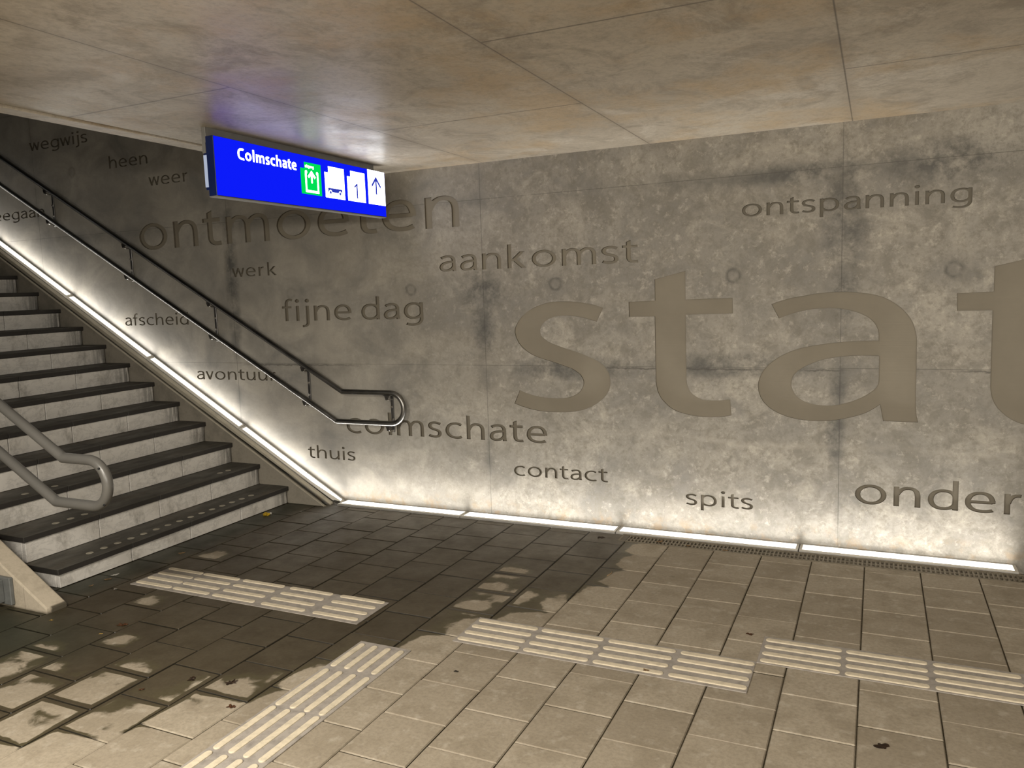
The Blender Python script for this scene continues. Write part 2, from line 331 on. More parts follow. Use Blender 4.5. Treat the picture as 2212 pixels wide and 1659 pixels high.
def tube(path, r, n=16, caps=True, geo=None):
    V, F = geo if geo else ([], [])
    P = [Vector(p) for p in path]; T = []
    for i in range(len(P)):
        a = (P[i] - P[i - 1]).normalized() if i > 0 else None
        b = (P[i + 1] - P[i]).normalized() if i < len(P) - 1 else None
        T.append(((a or b) + (b or a)).normalized())
    ref = Vector((0, 1, 0))
    if abs(T[0].dot(ref)) > 0.9: ref = Vector((1, 0, 0))
    u = T[0].cross(ref).normalized(); s0 = len(V)
    for i, p in enumerate(P):
        u = (u - T[i] * u.dot(T[i])).normalized(); w = T[i].cross(u)
        k = 1.0
        if 0 < i < len(P) - 1:
            c = (P[i] - P[i - 1]).normalized().dot(T[i]); k = 1.0 / max(c, 0.6)
        d = (P[i + 1] - P[i]).normalized() if 0 < i < len(P) - 1 else None
        bend = (d - T[i] * d.dot(T[i])) if d is not None else None
        if bend is not None and bend.length > 1e-6:
            bend.normalize()
        else: bend = None
        for j in range(n):
            a = 2 * pi * j / n; o = u * cos(a) + w * sin(a)
            if bend is not None: o = o + bend * o.dot(bend) * (k - 1)
            V.append(tuple(p + o * r))
    for i in range(len(P) - 1):
        for j in range(n):
            a = s0 + i * n + j; b = s0 + i * n + (j + 1) % n
            F.append((a, b, b + n, a + n))
    if caps:
        F.append(tuple(s0 + j for j in range(n))[::-1]); e = s0 + (len(P) - 1) * n
        F.append(tuple(e + j for j in range(n)))
    return V, F
def disc(bm, c, axis, r, h, n=16, mat=0):
    axis = Vector(axis).normalized(); q = axis.to_track_quat('Z', 'Y').to_matrix().to_4x4()
    g = bmesh.ops.create_cone(bm, cap_ends=True, segments=n, radius1=r, radius2=r * 0.88, depth=h, matrix=Matrix.Translation(Vector(c) + axis * h / 2) @ q)
    for f in {f for v in g['verts'] for f in v.link_faces}: f.material_index = mat

# ---------------------------------------------------------------- lettering (own humanist sans, x-height = 1)
def bez(p0, p1, p2, p3, n=9):
    return [tuple(p0[k] * (1 - t) ** 3 + 3 * p1[k] * t * (1 - t) ** 2 + 3 * p2[k] * t * t * (1 - t) + p3[k] * t ** 3 for k in (0, 1)) for t in [i / n for i in range(n + 1)]]
def path(*segs):
    out = [segs[0]]
    for s in segs[1:]:
        if len(s) == 2 and not isinstance(s[0], tuple): out.append(s)
        else: out += bez(out[-1], *s)[1:]
    return out
def circ(cx, cy, rx, ry, n=28): return [(cx + rx * cos(2 * pi * i / n), cy + ry * sin(2 * pi * i / n)) for i in range(n + 1)]
def glyph(ch, sw, sh):
    """strokes ('s', points), diagonal bars ('d', xt, zt, xb, zb, w), dots ('o', x, z, r); returns them and the advance width"""
    h = sw / 2; v = sh / 2; T = 1 + 0.02 - v; B = -0.02 + v
    stem = lambda x, a, b: ('s', [(x, a), (x, b)])
    if ch == 'n': return [stem(h, 1, 0), ('s', path((h + .02, .60), ((.20, .83), (.32, T), (.47, T)), ((.70, T), (.78, .80), (.78, .54)), (.78, 0)))], .78 + h
    if ch == 'h': return [stem(h, 1.47, 0), ('s', path((h + .02, .60), ((.20, .83), (.32, T), (.47, T)), ((.70, T), (.78, .80), (.78, .54)), (.78, 0)))], .78 + h
    if ch == 'm': return [stem(h, 1, 0), ('s', path((h + .02, .60), ((.18, .83), (.30, T), (.44, T)), ((.64, T), (.71, .80), (.71, .56)), (.71, 0))),
                          ('s', path((.70, .60), ((.80, .83), (.92, T), (1.06, T)), ((1.26, T), (1.33, .80), (1.33, .56)), (1.33, 0)))], 1.33 + h
    if ch == 'u': return [stem(.78, 1, 0), ('s', path((h, 1), (h, .44), ((h, .2), (.17, B), (.39, B)), ((.54, B), (.66, .15), (.77, .38))))], .78 + h
    if ch == 'r': return [stem(h, 1, 0), ('s', path((h + .02, .52), ((.15, .80), (.28, .97), (.50, .925))))], .52
    if ch == 'i': return [stem(h + .02, 1, 0), ('o', h + .02, 1.34, .125 * (1 + max(0, sw - .2)))], 2 * h + .04
    if ch == 'l': return [stem(h, 1.47, 0)], 2 * h
    if ch == 'j': return [('s', path((h + .12, 1), (h + .12, -.08), ((h + .12, -.30), (.10, -.37), (-.10, -.37)))), ('o', h + .12, 1.34, .125)], 2 * h + .14
    if ch == 'o': return [('s', circ(.53, .5, .53 - h, T - .5))], 1.06
    if ch == 'c': return [('s', path((.80, .85), ((.72, .90), (.64, T), (.55, T)), ((.26, T), (h, .77), (h, .5)), ((h, .24), (.26, B), (.56, B)), ((.66, B), (.74, .08), (.81, .12))))], .82
    if ch == 'e': return [('s', [(h, .50), (.93 - h, .50)]), ('s', path((.93 - h, .46), (.93 - h, .56), ((.90 - h, .82), (.68, T), (.49, T)), ((.24, T), (h, .75), (h, .49)), ((h, .20), (.27, B), (.56, B)), ((.67, B), (.76, .08), (.85, .13))))], .93
    if ch == 'a': return [('s', path((.10, .83), ((.20, .90), (.32, T), (.43, T)), ((.62, T), (.70, .83), (.70, .62)), (.70, .22), (.725, 0))),
                          ('s', path((.70, .585), ((.40, .60), (h, .53), (h, .27)), ((h, .13), (.18, B), (.33, B)), ((.52, B), (.66, .18), (.70, .34))))], .70 + h + .02
    if ch in 'dgpb':
        bowl = path((.86, .70), ((.80, .86), (.68, T), (.51, T)), ((.25, T), (h, .76), (h, .48)), ((h, .22), (.24, B), (.47, B)), ((.67, B), (.80, .15), (.86, .31)))
        if ch == 'd': return [('s', bowl), stem(.86, 1.47, 0)], .86 + h
        if ch == 'g':
            return [('s', bowl), ('s', path((.86, 1), (.86, .06), ((.86, -.24), (.70, -.37), (.44, -.37)), ((.32, -.37), (.21, -.34), (.12, -.30))))], .86 + h
        bowl = [(.86 + h - x, z) for x, z in bowl]
        return [('s', bowl), stem(h, 1, -.43) if ch == 'p' else stem(h, 1.47, 0)], .86 + h
    if ch == 'f': return [('s', path((.60, 1.41), ((.36, 1.49), (.25, 1.38), (.25, 1.08)), (.25, 0))), ('s', [(0, 1 - v), (.54, 1 - v)])], .58
    if ch == 't': return [('s', path((.25, 1.16), (.25, .34), ((.25, .13), (.33, B), (.48, B)), ((.54, B), (.58, .055), (.62, .065)))),
                          ('p', [(.25 - h, 1.1), (.25 + h, 1.1), (.25 + h, 1.29), (.25 - h, 1.20)]), ('s', [(0, 1 - v), (.61, 1 - v)])], .62
    if ch == 's': return [('s', path((.63, .86), ((.54, .91), (.46, T), (.37, T)), ((.19, T), (h, .87), (h, .75)), ((h, .60), (.22, .55), (.36, .50)), ((.53, .44), (.68 - h, .39), (.68 - h, .26)), ((.68 - h, .12), (.50, B), (.34, B)), ((.23, B), (.13, .09), (.04, .13))))], .69
    if ch == 'k': return [stem(h, 1.47, 0), ('d', .66, 1, .20, .42, sw * 1.25), ('d', .27, .58, .72, 0, sw * 1.3)], .82
    if ch == 'v': return [('d', h * 1.1, 1, .41, 0, sw * 1.08), ('d', .82 - h * 1.1, 1, .41, 0, sw * 1.08)], .82
    if ch == 'w': return [('d', h * 1.1, 1, .33, 0, sw * 1.05), ('d', .60, 1, .33, 0, sw), ('d', .60, 1, .87, 0, sw), ('d', 1.20 - h * 1.1, 1, .87, 0, sw * 1.05)], 1.2
    if ch == 'C':
        t = 1.36 - v
        return [('s', path((1.02, 1.20), ((.92, 1.30), (.82, t), (.70, t)), ((.33, t), (h, 1.05), (h, .67)), ((h, .28), (.33, B), (.70, B)), ((.84, B), (.96, .06), (1.04, .12))))], 1.04
    return [], .40
SIDE = {'o': .10, 'c': .10, 'e': .10, 'd': .10, 'g': .10, 's': .08, 'a': .09, 't': .05, 'f': .05, 'v': .02, 'w': .02, 'r': .15, 'k': .15, 'C': .10, 'j': .10}
def strokes_to_quads(st, sw, sh):
    out = []
    for s in st:
        if s[0] == 'p': out.append(s[1])
        elif s[0] == 'd':
            _, xt, zt, xb, zb, w = s; out.append([(xb - w / 2, zb), (xb + w / 2, zb), (xt + w / 2, zt), (xt - w / 2, zt)])
        elif s[0] == 'o': out.append([(s[1] + s[3] * cos(2 * pi * i / 18), s[2] + s[3] * sin(2 * pi * i / 18)) for i in range(18)])
        else:
            P = s[1]; closed = hypot(P[0][0] - P[-1][0], P[0][1] - P[-1][1]) < 1e-6; A = []; n = len(P)
            for i in range(n):
                if closed: a = P[(i - 1) % (n - 1)]; b = P[(i + 1) % (n - 1)]
                else: a = P[max(0, i - 1)]; b = P[min(n - 1, i + 1)]
                dx, dz = b[0] - a[0], b[1] - a[1]; l = hypot(dx, dz) or 1; nx, nz = -dz / l, dx / l
                t = 0.5 * sqrt((sw * nx) ** 2 + (sh * nz) ** 2)
                A.append(((P[i][0] + nx * t, P[i][1] + nz * t), (P[i][0] - nx * t, P[i][1] - nz * t)))
            for i in range(n - 1): out.append([A[i][1], A[i + 1][1], A[i + 1][0], A[i][0]])
    res = []
    for q in out:
        ar = sum(q[i][0] * q[(i + 1) % len(q)][1] - q[(i + 1) % len(q)][0] * q[i][1] for i in range(len(q)))
        if abs(ar) > 1e-8: res.append(q if ar > 0 else q[::-1])
    return res
def word_polys(text, x0, x1, base, xh, sw=.185, sh=.145, xfit=None):
    """polygons of a word fitted between x0 and x1; xfit = (start, stop) indices of the letters that are fitted"""
    pen = 0; items = []; spans = []
    for i, ch in enumerate(text):
        if ch == ' ': pen += .30; spans.append((pen, pen)); continue
        st, adv = glyph(ch, sw, sh); sb = SIDE.get(ch, .13)
        pen += sb; items.append((st, pen)); spans.append((pen, pen + adv)); pen += adv + sb
    a, b = xfit or (0, len(text))
    lo = spans[a][0]; hi = spans[b - 1][1]; k = (x1 - x0) / (hi - lo)
    polys = []
    for st, off in items:
        # keep stems the same weight when the word is stretched
        for q in strokes_to_quads(st, sw, sh): polys.append([(x0 + (x + off - lo) * k, base + z * xh) for x, z in q])
    return polys
def cdt(rect, polys):
    """triangulate the rectangle, telling letter triangles from the rest"""
    V = [Vector(p) for p in rect]; F = [[0, 1, 2, 3]] if len(rect) == 4 else [list(range(len(rect)))]
    for q in polys:
        s = len(V); V += [Vector(p) for p in q]; F.append(list(range(s, s + len(q))))
    v, e, f, ov, oe, of = geometry.delaunay_2d_cdt(V, [], F, 1, 1e-6, True)
    ins = [any(k > 0 for k in of[i]) for i in range(len(f))]
    return v, f, ins

# ================================================================= STRUCTURE
YW = 5.35
def S_(x, z): return (x, YW, z)
# big word, outlines measured on the wall
BS = [(-1.7638, 1.5926), (-1.8126, 1.4945), (-1.9, 1.522), (-1.9775, 1.5373), (-2.0418, 1.5421), (-2.0937, 1.5411), (-2.1369, 1.536), (-2.1729, 1.5244), (-2.208, 1.505), (-2.2339, 1.4794), (-2.25, 1.450), (-2.2524, 1.4242), (-2.246, 1.402), (-2.2302, 1.3839), (-2.196, 1.358), (-2.152, 1.3374), (-2.0482, 1.3017), (-1.9458, 1.2702), (-1.8449, 1.2312), (-1.80, 1.207), (-1.7643, 1.1776), (-1.742, 1.149), (-1.7281, 1.1209), (-1.721, 1.088), (-1.72, 1.0549), (-1.726, 1.018), (-1.7433, 0.9821), (-1.772, 0.946), (-1.8139, 0.9135), (-1.866, 0.880), (-1.9237, 0.8581), (-1.99, 0.842), (-2.0608, 0.835), (-2.14, 0.832), (-2.2204, 0.8328), (-2.29, 0.839), (-2.3556, 0.8505), (-2.42, 0.867), (-2.48, 0.8882), (-2.4334, 0.9901), (-2.378, 0.969), (-2.3181, 0.9529), (-2.26, 0.943), (-2.2038, 0.9369), (-2.16, 0.9352), (-2.1174, 0.936), (-2.08, 0.9385), (-2.0448, 0.9441), (-2.006, 0.956), (-1.9725, 0.9737), (-1.949, 0.995), (-1.9326, 1.0205), (-1.924, 1.046), (-1.9237, 1.0696), (-1.934, 1.094), (-1.9496, 1.115), (-1.978, 1.137), (-2.0131, 1.157), (-2.0842, 1.1809), (-2.1691, 1.208), (-2.22, 1.222), (-2.275, 1.2385), (-2.325, 1.259), (-2.3683, 1.285), (-2.402, 1.313), (-2.4278, 1.3446), (-2.449, 1.384), (-2.4592, 1.4261), (-2.456, 1.454), (-2.4435, 1.4822), (-2.422, 1.516), (-2.3933, 1.5466), (-2.355, 1.576), (-2.3103, 1.6005), (-2.256, 1.622), (-2.1959, 1.6376), (-2.15, 1.6435), (-2.1038, 1.6462), (-2.0133, 1.6439), (-1.9178, 1.6325), (-1.8362, 1.6168)]
BT = [(-1.3913, 1.7787), (-1.18, 1.8269), (-1.1795, 1.6351), (-0.8689, 1.638), (-0.8671, 1.5346), (-1.179, 1.533), (-1.1775, 1.1268), (-1.177, 1.09), (-1.1727, 1.0597), (-1.164, 1.031), (-1.1497, 1.0062), (-1.129, 0.985), (-1.1035, 0.9703), (-1.078, 0.958), (-1.0508, 0.9516), (-0.992, 0.9498), (-0.94, 0.953), (-0.8855, 0.9607), (-0.8773, 0.8536), (-0.9339, 0.8416), (-1.0055, 0.8357), (-1.05, 0.835), (-1.0976, 0.8377), (-1.15, 0.844), (-1.2045, 0.8557), (-1.24, 0.866), (-1.272, 0.8807), (-1.302, 0.901), (-1.3262, 0.9236), (-1.35, 0.949), (-1.3669, 0.9773), (-1.38, 1.008), (-1.3868, 1.042), (-1.391, 1.0725), (-1.3914, 1.1104), (-1.3935, 1.525), (-1.575, 1.5255), (-1.5768, 1.6288), (-1.3911, 1.6335)]
BA = [(-0.6244, 1.5909), (-0.5771, 1.4967), (-0.515, 1.521), (-0.455, 1.5385), (-0.375, 1.5527), (-0.325, 1.556), (-0.2802, 1.5572), (-0.24, 1.555), (-0.2023, 1.5506), (-0.158, 1.541), (-0.115, 1.5277), (-0.08, 1.512), (-0.0487, 1.4934), (-0.025, 1.471), (-0.0078, 1.446), (0.003, 1.421), (0.0081, 1.3963), (0.0082, 1.3512), (-0.0867, 1.350), (-0.15, 1.3475), (-0.215, 1.3421), (-0.28, 1.335), (-0.3408, 1.3256), (-0.396, 1.316), (-0.4477, 1.304), (-0.494, 1.289), (-0.5345, 1.2711), (-0.573, 1.250), (-0.6061, 1.2272), (-0.637, 1.202), (-0.6617, 1.174), (-0.682, 1.145), (-0.6953, 1.1147), (-0.704, 1.085), (-0.7065, 1.0552), (-0.703, 1.019), (-0.6921, 0.9843), (-0.672, 0.950), (-0.6439, 0.9202), (-0.61, 0.895), (-0.5709, 0.8752), (-0.525, 0.858), (-0.4767, 0.8461), (-0.42, 0.838), (-0.3678, 0.8350), (-0.32, 0.8355), (-0.2716, 0.8393), (-0.223, 0.846), (-0.1771, 0.8572), (-0.132, 0.869), (-0.0894, 0.8833), (-0.055, 0.898), (-0.0236, 0.9166), (0.0, 0.933), (0.0238, 0.953), (0.0434, 0.8497), (0.2378, 0.8487), (0.229, 0.89), (0.224, 0.9412), (0.2216, 1.02), (0.2216, 1.1061), (0.2207, 1.2698), (0.2197, 1.3566), (0.216, 1.39), (0.2086, 1.4216), (0.198, 1.455), (0.1831, 1.484), (0.161, 1.517), (0.1332, 1.5471), (0.101, 1.575), (0.0637, 1.6002), (0.027, 1.619), (-0.0161, 1.6334), (-0.06, 1.643), (-0.1068, 1.6498), (-0.155, 1.655), (-0.2038, 1.6572), (-0.255, 1.657), (-0.3075, 1.6548), (-0.365, 1.649), (-0.4184, 1.6400), (-0.475, 1.632), (-0.5259, 1.6216), (-0.577, 1.607)]
BH = [(0.0142, 1.2555), (-0.035, 1.2575), (-0.0853, 1.258), (-0.147, 1.256), (-0.2034, 1.2509), (-0.255, 1.244), (-0.3027, 1.2334), (-0.34, 1.222), (-0.3715, 1.2084), (-0.406, 1.192), (-0.4358, 1.1734), (-0.46, 1.156), (-0.4789, 1.1352), (-0.493, 1.110), (-0.4976, 1.0826), (-0.497, 1.055), (-0.489, 1.0303), (-0.475, 1.006), (-0.4559, 0.9844), (-0.431, 0.967), (-0.4013, 0.9538), (-0.362, 0.943), (-0.3206, 0.9381), (-0.283, 0.937), (-0.2464, 0.9393), (-0.212, 0.945), (-0.1785, 0.9545), (-0.142, 0.966), (-0.1064, 0.9821), (-0.072, 1.000), (-0.0406, 1.0204), (-0.018, 1.038), (-0.0008, 1.0577), (0.010, 1.078), (0.0142, 1.1027)]
BT2 = [(x + 2.0009, z) for x, z in BT]

WORDS = [  # text, x0, x1, baseline, x-height, fit, label
    ('wegwijs', -7.739, -6.890, 3.289, .078, None, 'engraved word wegwijs in the dark upper left of the wall'),
    ('heen', -6.624, -6.117, 3.013, .078, None, 'engraved word heen below and right of wegwijs'),
    ('weer', -6.123, -5.632, 2.811, .077, None, 'engraved word weer left of the blue sign'),
    ('meegaan', -8.268, -7.610, 2.640, .075, (2, 7), 'engraved word meegaan cut by the left picture edge, behind the handrail'),
    ('ontmoeten', -6.306, -2.890, 2.232, .236, None, 'large engraved word ontmoeten behind the blue sign'),
    ('werk', -5.194, -4.690, 1.939, .0768, None, 'engraved word werk below ontmoeten'),
    ('aankomst', -3.0814, -1.505, 1.9005, .119, None, 'engraved word aankomst above the giant letters'),
    ('ontspanning', -0.8096, 0.486, 2.158, .079, None, 'engraved word ontspanning at the upper right'),
    ('fijne dag', -4.6565, -3.2439, 1.542, .126, None, 'engraved words fijne dag right of the handrail'),
    ('colmschate', -4.0483, -2.219, .594, .126, None, 'engraved word colmschate behind the end of the handrail'),
    ('afscheid', -6.596, -5.763, 1.529, .0765, None, 'engraved word afscheid under the handrail'),
    ('avontuur', -5.711, -4.775, 1.0225, .0755, None, 'engraved word avontuur under the handrail, right of afscheid'),
    ('thuis', -4.4725, -3.974, .356, .0765, None, 'engraved word thuis near the foot of the stairs'),
    ('contact', -2.502, -1.7545, .331, .0770, None, 'engraved word contact below colmschate'),
    ('spits', -1.1883, -0.7359, .2145, .0770, None, 'engraved word spits just above the strip light'),
    ('onder', -0.110, 0.7926, .314, .1245, None, 'engraved word onder cut by the right picture edge'),
]
wv, wf = [], []
X0, X1, Z0, Z1 = -11.0, 4.6, -0.35, 6.4
rects = []; word_objs = []
def ccw(q):
    ar = sum(q[i][0] * q[(i + 1) % len(q)][1] - q[(i + 1) % len(q)][0] * q[i][1] for i in range(len(q)))
    return list(q) if ar > 0 else list(q)[::-1]
def engrave(polys, depth, holes=None):
    polys = [ccw(q) for q in polys]; holes = [ccw(q) for q in holes] if holes else None
    xs = [p[0] for q in polys for p in q]; zs = [p[1] for q in polys for p in q]
    m = 0.012; r = [(min(xs) - m, min(zs) - m), (max(xs) + m, min(zs) - m), (max(xs) + m, max(zs) + m), (min(xs) - m, max(zs) + m)]
    rects.append(r)
    V, F, ins = cdt(r, polys + (holes or []))
    if holes:                                   # hole polygons come last: punch them out of the letter
        pass
    s = len(wv)
    wv.extend(S_(p[0], p[1]) for p in V)
    lv, lf = [], []; ed = {}
    hp = holes or []
    def in_hole(c):
        for h in hp:
            k = False; n = len(h)
            for i in range(n):
                a, b = h[i], h[(i + 1) % n]
                if (a[1] > c[1]) != (b[1] > c[1]) and c[0] < (b[0] - a[0]) * (c[1] - a[1]) / (b[1] - a[1]) + a[0]: k = not k
            if k: return True
        return False
    idx = {}
    def lvi(i, back):
        if (i, back) not in idx:
            idx[(i, back)] = len(lv); lv.append((V[i][0], YW + (depth if back else 0), V[i][1]))
        return idx[(i, back)]
    for f, k in zip(F, ins):
        if k and hp:
            c = [sum(V[i][j] for i in f) / len(f) for j in (0, 1)]
            if in_hole(c): k = False
        if k:
            lf.append([lvi(i, True) for i in f])
            for a, b in zip(f, list(f[1:]) + [f[0]]):
                if (b, a) in ed: del ed[(b, a)]
                else: ed[(a, b)] = 1
        else: wf.append([s + i for i in f])
    for (a, b) in ed: lf.append([lvi(a, False), lvi(b, False), lvi(b, True), lvi(a, True)])
    return lv, lf
for (t, a, b, z, xh, fit, lab) in WORDS:
    big = xh > .1
    pol = word_polys(t, a, b, z, xh, .185 if big else .175, .145 if big else .140, fit)
    word_objs.append(('engraved_word', engrave(pol, 0.020 if not big else 0.019), lab))
word_objs.append(('engraved_word', engrave([BS, BT, BA, BT2], 0.012, [BH]), 'giant engraved letters s t a t across the right of the wall'))
# remaining wall: rectangle with the word rectangles left out
V, F, ins = cdt([(X0, Z0), (X1, Z0), (X1, Z1), (X0, Z1)], rects)
s = len(wv); wv.extend(S_(p[0], p[1]) for p in V)
for f, k in zip(F, ins):
    if not k: wf.append([s + i for i in f])
s = len(wv); yb = YW + 0.4
wv.extend([(X0, YW, Z0), (X1, YW, Z0), (X1, YW, Z1), (X0, YW, Z1), (X0, yb, Z0), (X1, yb, Z0), (X1, yb, Z1), (X0, yb, Z1)])
wf.extend([[s + 4, s + 7, s + 6, s + 5], [s, s + 1, s + 5, s + 4], [s + 1, s + 2, s + 6, s + 5], [s + 2, s + 3, s + 7, s + 6], [s + 3, s, s + 4, s + 7]])
wall = struct(obj('wall_back', (wv, wf), M['wall']))
for nm, geo, lab in word_objs:
    o = obj(nm, geo, [M['letter' if 'giant' in lab or 'large' in lab else 'letters'], M['letter_edge']], wall); o['label'] = lab
    if 'giant' in lab or 'large' in lab:             # cut edges darkened, the shaded outline put into their colour
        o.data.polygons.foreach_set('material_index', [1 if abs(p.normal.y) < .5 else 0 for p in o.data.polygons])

# ceiling slab with a lighter edge lip towards the open stairs
bm = bmesh.new()
ZC = 2.685
bx(bm, -3.772, 4.6, -1.75, YW, ZC, ZC + 0.45)
bx(bm, -3.912, -3.792, -1.75, YW, ZC - 0.010, ZC + 0.45, 0.004)
bx(bm, -3.80, -3.76, -1.75, YW, ZC + 0.020, ZC + 0.40)
ceiling = struct(obj('ceiling', bm, M['ceil']))
# opposite wall of the passage, behind the camera
bm = bmesh.new(); bx(bm, -11, 4.6, -2.1, -1.75, -0.35, 6.4)
struct(obj('wall_front', bm, M['wall']))

# ---------------------------------------------------------------- floor: paving 30 x 30 cm, half-bond columns
def seg_dist(p, a, b):
    ax, ay = a; bx_, by_ = b; dx, dy = bx_ - ax, by_ - ay
    t = max(0, min(1, ((p[0] - ax) * dx + (p[1] - ay) * dy) / (dx * dx + dy * dy)))
    qx, qy = ax + t * dx, ay + t * dy
    side = dx * (p[1] - ay) - dy * (p[0] - ax)
    return hypot(p[0] - qx, p[1] - qy), side
EDGE = [(-1.45, 5.6), (-1.45, 4.32), (-1.56, 4.0), (-1.64, 3.77), (-1.90, 3.52), (-2.13, 3.08), (-2.36, 2.74), (-2.50, 2.40), (-2.72, 2.15), (-3.05, 1.86), (-3.6, 1.45), (-5.0, 0.6), (-7, -1)]
PATCH = [(-3.84, 3.09, .07), (-3.53, 2.65, .07), (-3.82, 2.40, .09), (-3.79, 2.22, .10), (-3.18, 2.41, .10), (-3.60, 2.28, .08), (-3.20, 2.19, .17), (-3.44, 2.04, .17),
         (-2.72, 2.16, .18), (-2.57, 2.44, .12), (-2.04, 4.24, .10), (-2.03, 3.97, .10), (-2.01, 3.69, .10), (-4.10, 3.86, .08), (-1.84, 3.9, .11), (-2.96, 1.96, .16), (-3.02, 1.81, .18), (-3.30, 1.82, .18), (-2.72, 2.46, .09), (-2.42, 2.66, .07)]
def dry_field(x, y, u, v, r):
    best = 9; sd = 1
    for a, b in zip(EDGE[:-1], EDGE[1:]):
        d, side = seg_dist((x, y), a, b)
        if d < best: best = d; sd = 1 if side > 0 else -1
    f = best * sd                                   # + on the dry side
    if f < 0: f = max(f, -0.26)
    edge = min(u, 1 - u, v, 1 - v) * 0.30          # distance to the tile edge: joints stay wet longest
    if f < 0.34: f += min(edge, .09) * 1.1 - 0.055 + (r - 0.5) * 0.06
    for px, py, pr in PATCH:
        d = hypot((x - px), (y - py)); 
        if d < pr * 2: f = max(f, min(pr - d, .09)) if d < pr * 1.6 and edge > .012 else f
    return f
fv, ff, fm = [], [], []; rnd_l, dry_l, moss_l, rim_l = [], [], [], []
TU = [0, .013, .10, .22, .34, .5, .66, .78, .90, .987, 1]
def add_tile(x0, x1, y0, y1):
    g = 0.0026; a0, a1, b0, b1 = x0 + g, x1 - g, y0 + g, y1 - g
    if a1 - a0 < 0.02 or b1 - b0 < 0.02: return
    r = random.random(); h = random.uniform(-.0016, .0010); tx = random.uniform(-.004, .004); ty = random.uniform(-.004, .004)
    fine = -4.9 < x0 < -0.9 and 1.2 < y0 < 5.2
    U = TU if fine else [0, .013, .5, .987, 1]; n = len(U); s = len(fv)
    for i, u in enumerate(U):
        for j, v in enumerate(U):
            x = a0 + (a1 - a0) * u; y = b0 + (b1 - b0) * v
            z = h + tx * (u - .5) * .3 + ty * (v - .5) * .3
            if i in (0, n - 1) or j in (0, n - 1): z -= 0.0048
            fv.append((x, y, z)); rnd_l.append(r)
            d = dry_field(x, y, u, v, r) if x < 0.2 else 1.0
            dry_l.append(d)
            mo = max(0, 1 - hypot((x + 4.3) / .9, (y - 2.45) / .45)) + max(0, 1 - abs(x + 4.45) / .22) * (1 if 3 < y < 5.2 else 0)
            moss_l.append(min(.9, 1.3 * mo)); rim_l.append(1.0 if i in (0, n - 1) or j in (0, n - 1) else 0.0)
    for i in range(n - 1):
        for j in range(n - 1):
            a = s + i * n + j; ff.append((a, a + n, a + n + 1, a + 1)); fm.append(0)
for k in range(-22, 16):
    xa = -0.043 + 0.3 * k; xb = xa + 0.3
    off = 0.02 if k % 2 else 0.17
    top = 5.064 if xa > -1.7 else 5.203
    y = -1.75; n0 = math.floor((y - off) / 0.3)
    yy = off + 0.3 * n0
    while yy < top:
        ya, yc = max(yy, -1.75), min(yy + 0.3, top)
        if xa < -4.62 and ya > 3.0: break            # under the stairs
        add_tile(xa, xb, ya, yc); yy += 0.3
s = len(fv)
fv += [(-11, -1.75, -.008), (4.6, -1.75, -.008), (4.6, 5.066, -.008), (-11, 5.066, -.008), (-1.60, 5.066, -.008), (-1.60, 5.21, -.008), (-11, 5.21, -.008)]
fv += [(-11, -1.75, -.3), (4.6, -1.75, -.3), (4.6, YW, -.3), (-11, YW, -.3)]
rnd_l += [0] * 11; dry_l += [1] * 11; moss_l += [0] * 11; rim_l += [1] * 11
ff += [(s, s + 1, s + 2, s + 4, s + 3), (s + 3, s + 4, s + 5, s + 6), (s + 10, s + 9, s + 8, s + 7)]; fm += [1, 1, 1]
floor = struct(obj('floor', (fv, ff), [M['tile'], M['joint']]))
me = floor.data
me.polygons.foreach_set('material_index', fm)
for nm, dat in (('tile_rnd', rnd_l), ('dry', dry_l), ('moss', moss_l), ('rim', rim_l)):
    at = me.attributes.new(nm, 'FLOAT', 'POINT'); at.data.foreach_set('value', dat)

# ================================================================= STAIRS
RIS, GO = 0.1735, 0.298
XN = -4.53                                           # nosing of the first step
YA, YB = 3.040, 5.138                                # free end, wall end
def tilt(y): return 0.010 * (y - 5.14)
def tilted(bm):
    for v in bm.verts: v.co.z += tilt(v.co.y) if v.co.z > 0.02 else 0
    return bm
NST = 15
stairs = thing('staircase', (-4.56, 4.1, 0), 'wide stone staircase with grey treads and pale marble risers on the left', 'stairs')
JO = [3.068, 3.576, 4.082, 4.588]
for k in range(NST):
    zt = 0.146 + RIS * k; xn = XN - GO * k; zb = zt - RIS if k else 0.0
    bm = bmesh.new(); ys = [YA] + JO[1:] + [YB]
    for a, b in zip(ys[:-1], ys[1:]):
        bx(bm, xn - 0.345, xn, a + (0.0015 if a > YA else 0), b - (0.0015 if b < YB else 0), zt - 0.037, zt, 0.003)
    tr = obj('tread', tilted(bm), M['slab'], stairs)
    bm = bmesh.new(); xr = xn - 0.014; ys = [YA + .012] + JO[1:] + [YB - 0.012]
    for a, b in zip(ys[:-1], ys[1:]):
        bx(bm, xr - 0.03, xr, a + 0.0035, b - 0.0035, zb + 0.002, zt - 0.038, 0.002)
    if k < 3:                                        # marble return on the free end
        bx(bm, xr - 0.33, xr - 0.034, YA + .012, YA + .035, max(0.0, zb - (RIS if k else 0)) + 0.002, zt - 0.038, 0.002)
    obj('riser', tilted(bm), M['marble'], stairs)
    sy = []
    if k == 0: sy = [3.332 + 0.1047 * i for i in range(15)]
    if k == 1: sy = [3.325, 3.432, 3.536, 4.773, 4.867]
    if k == 2: sy = [3.332, 3.438, 3.546]
    if sy:
        for y in sy:
            bm = bmesh.new(); disc(bm, (xn - 0.098, y, zt + tilt(y) - 0.0005), (0, 0, 1), 0.024, 0.0025, 20)
            obj('stud', bm, M['stud'], tr)
bm = bmesh.new()                                     # concrete body under treads and behind risers
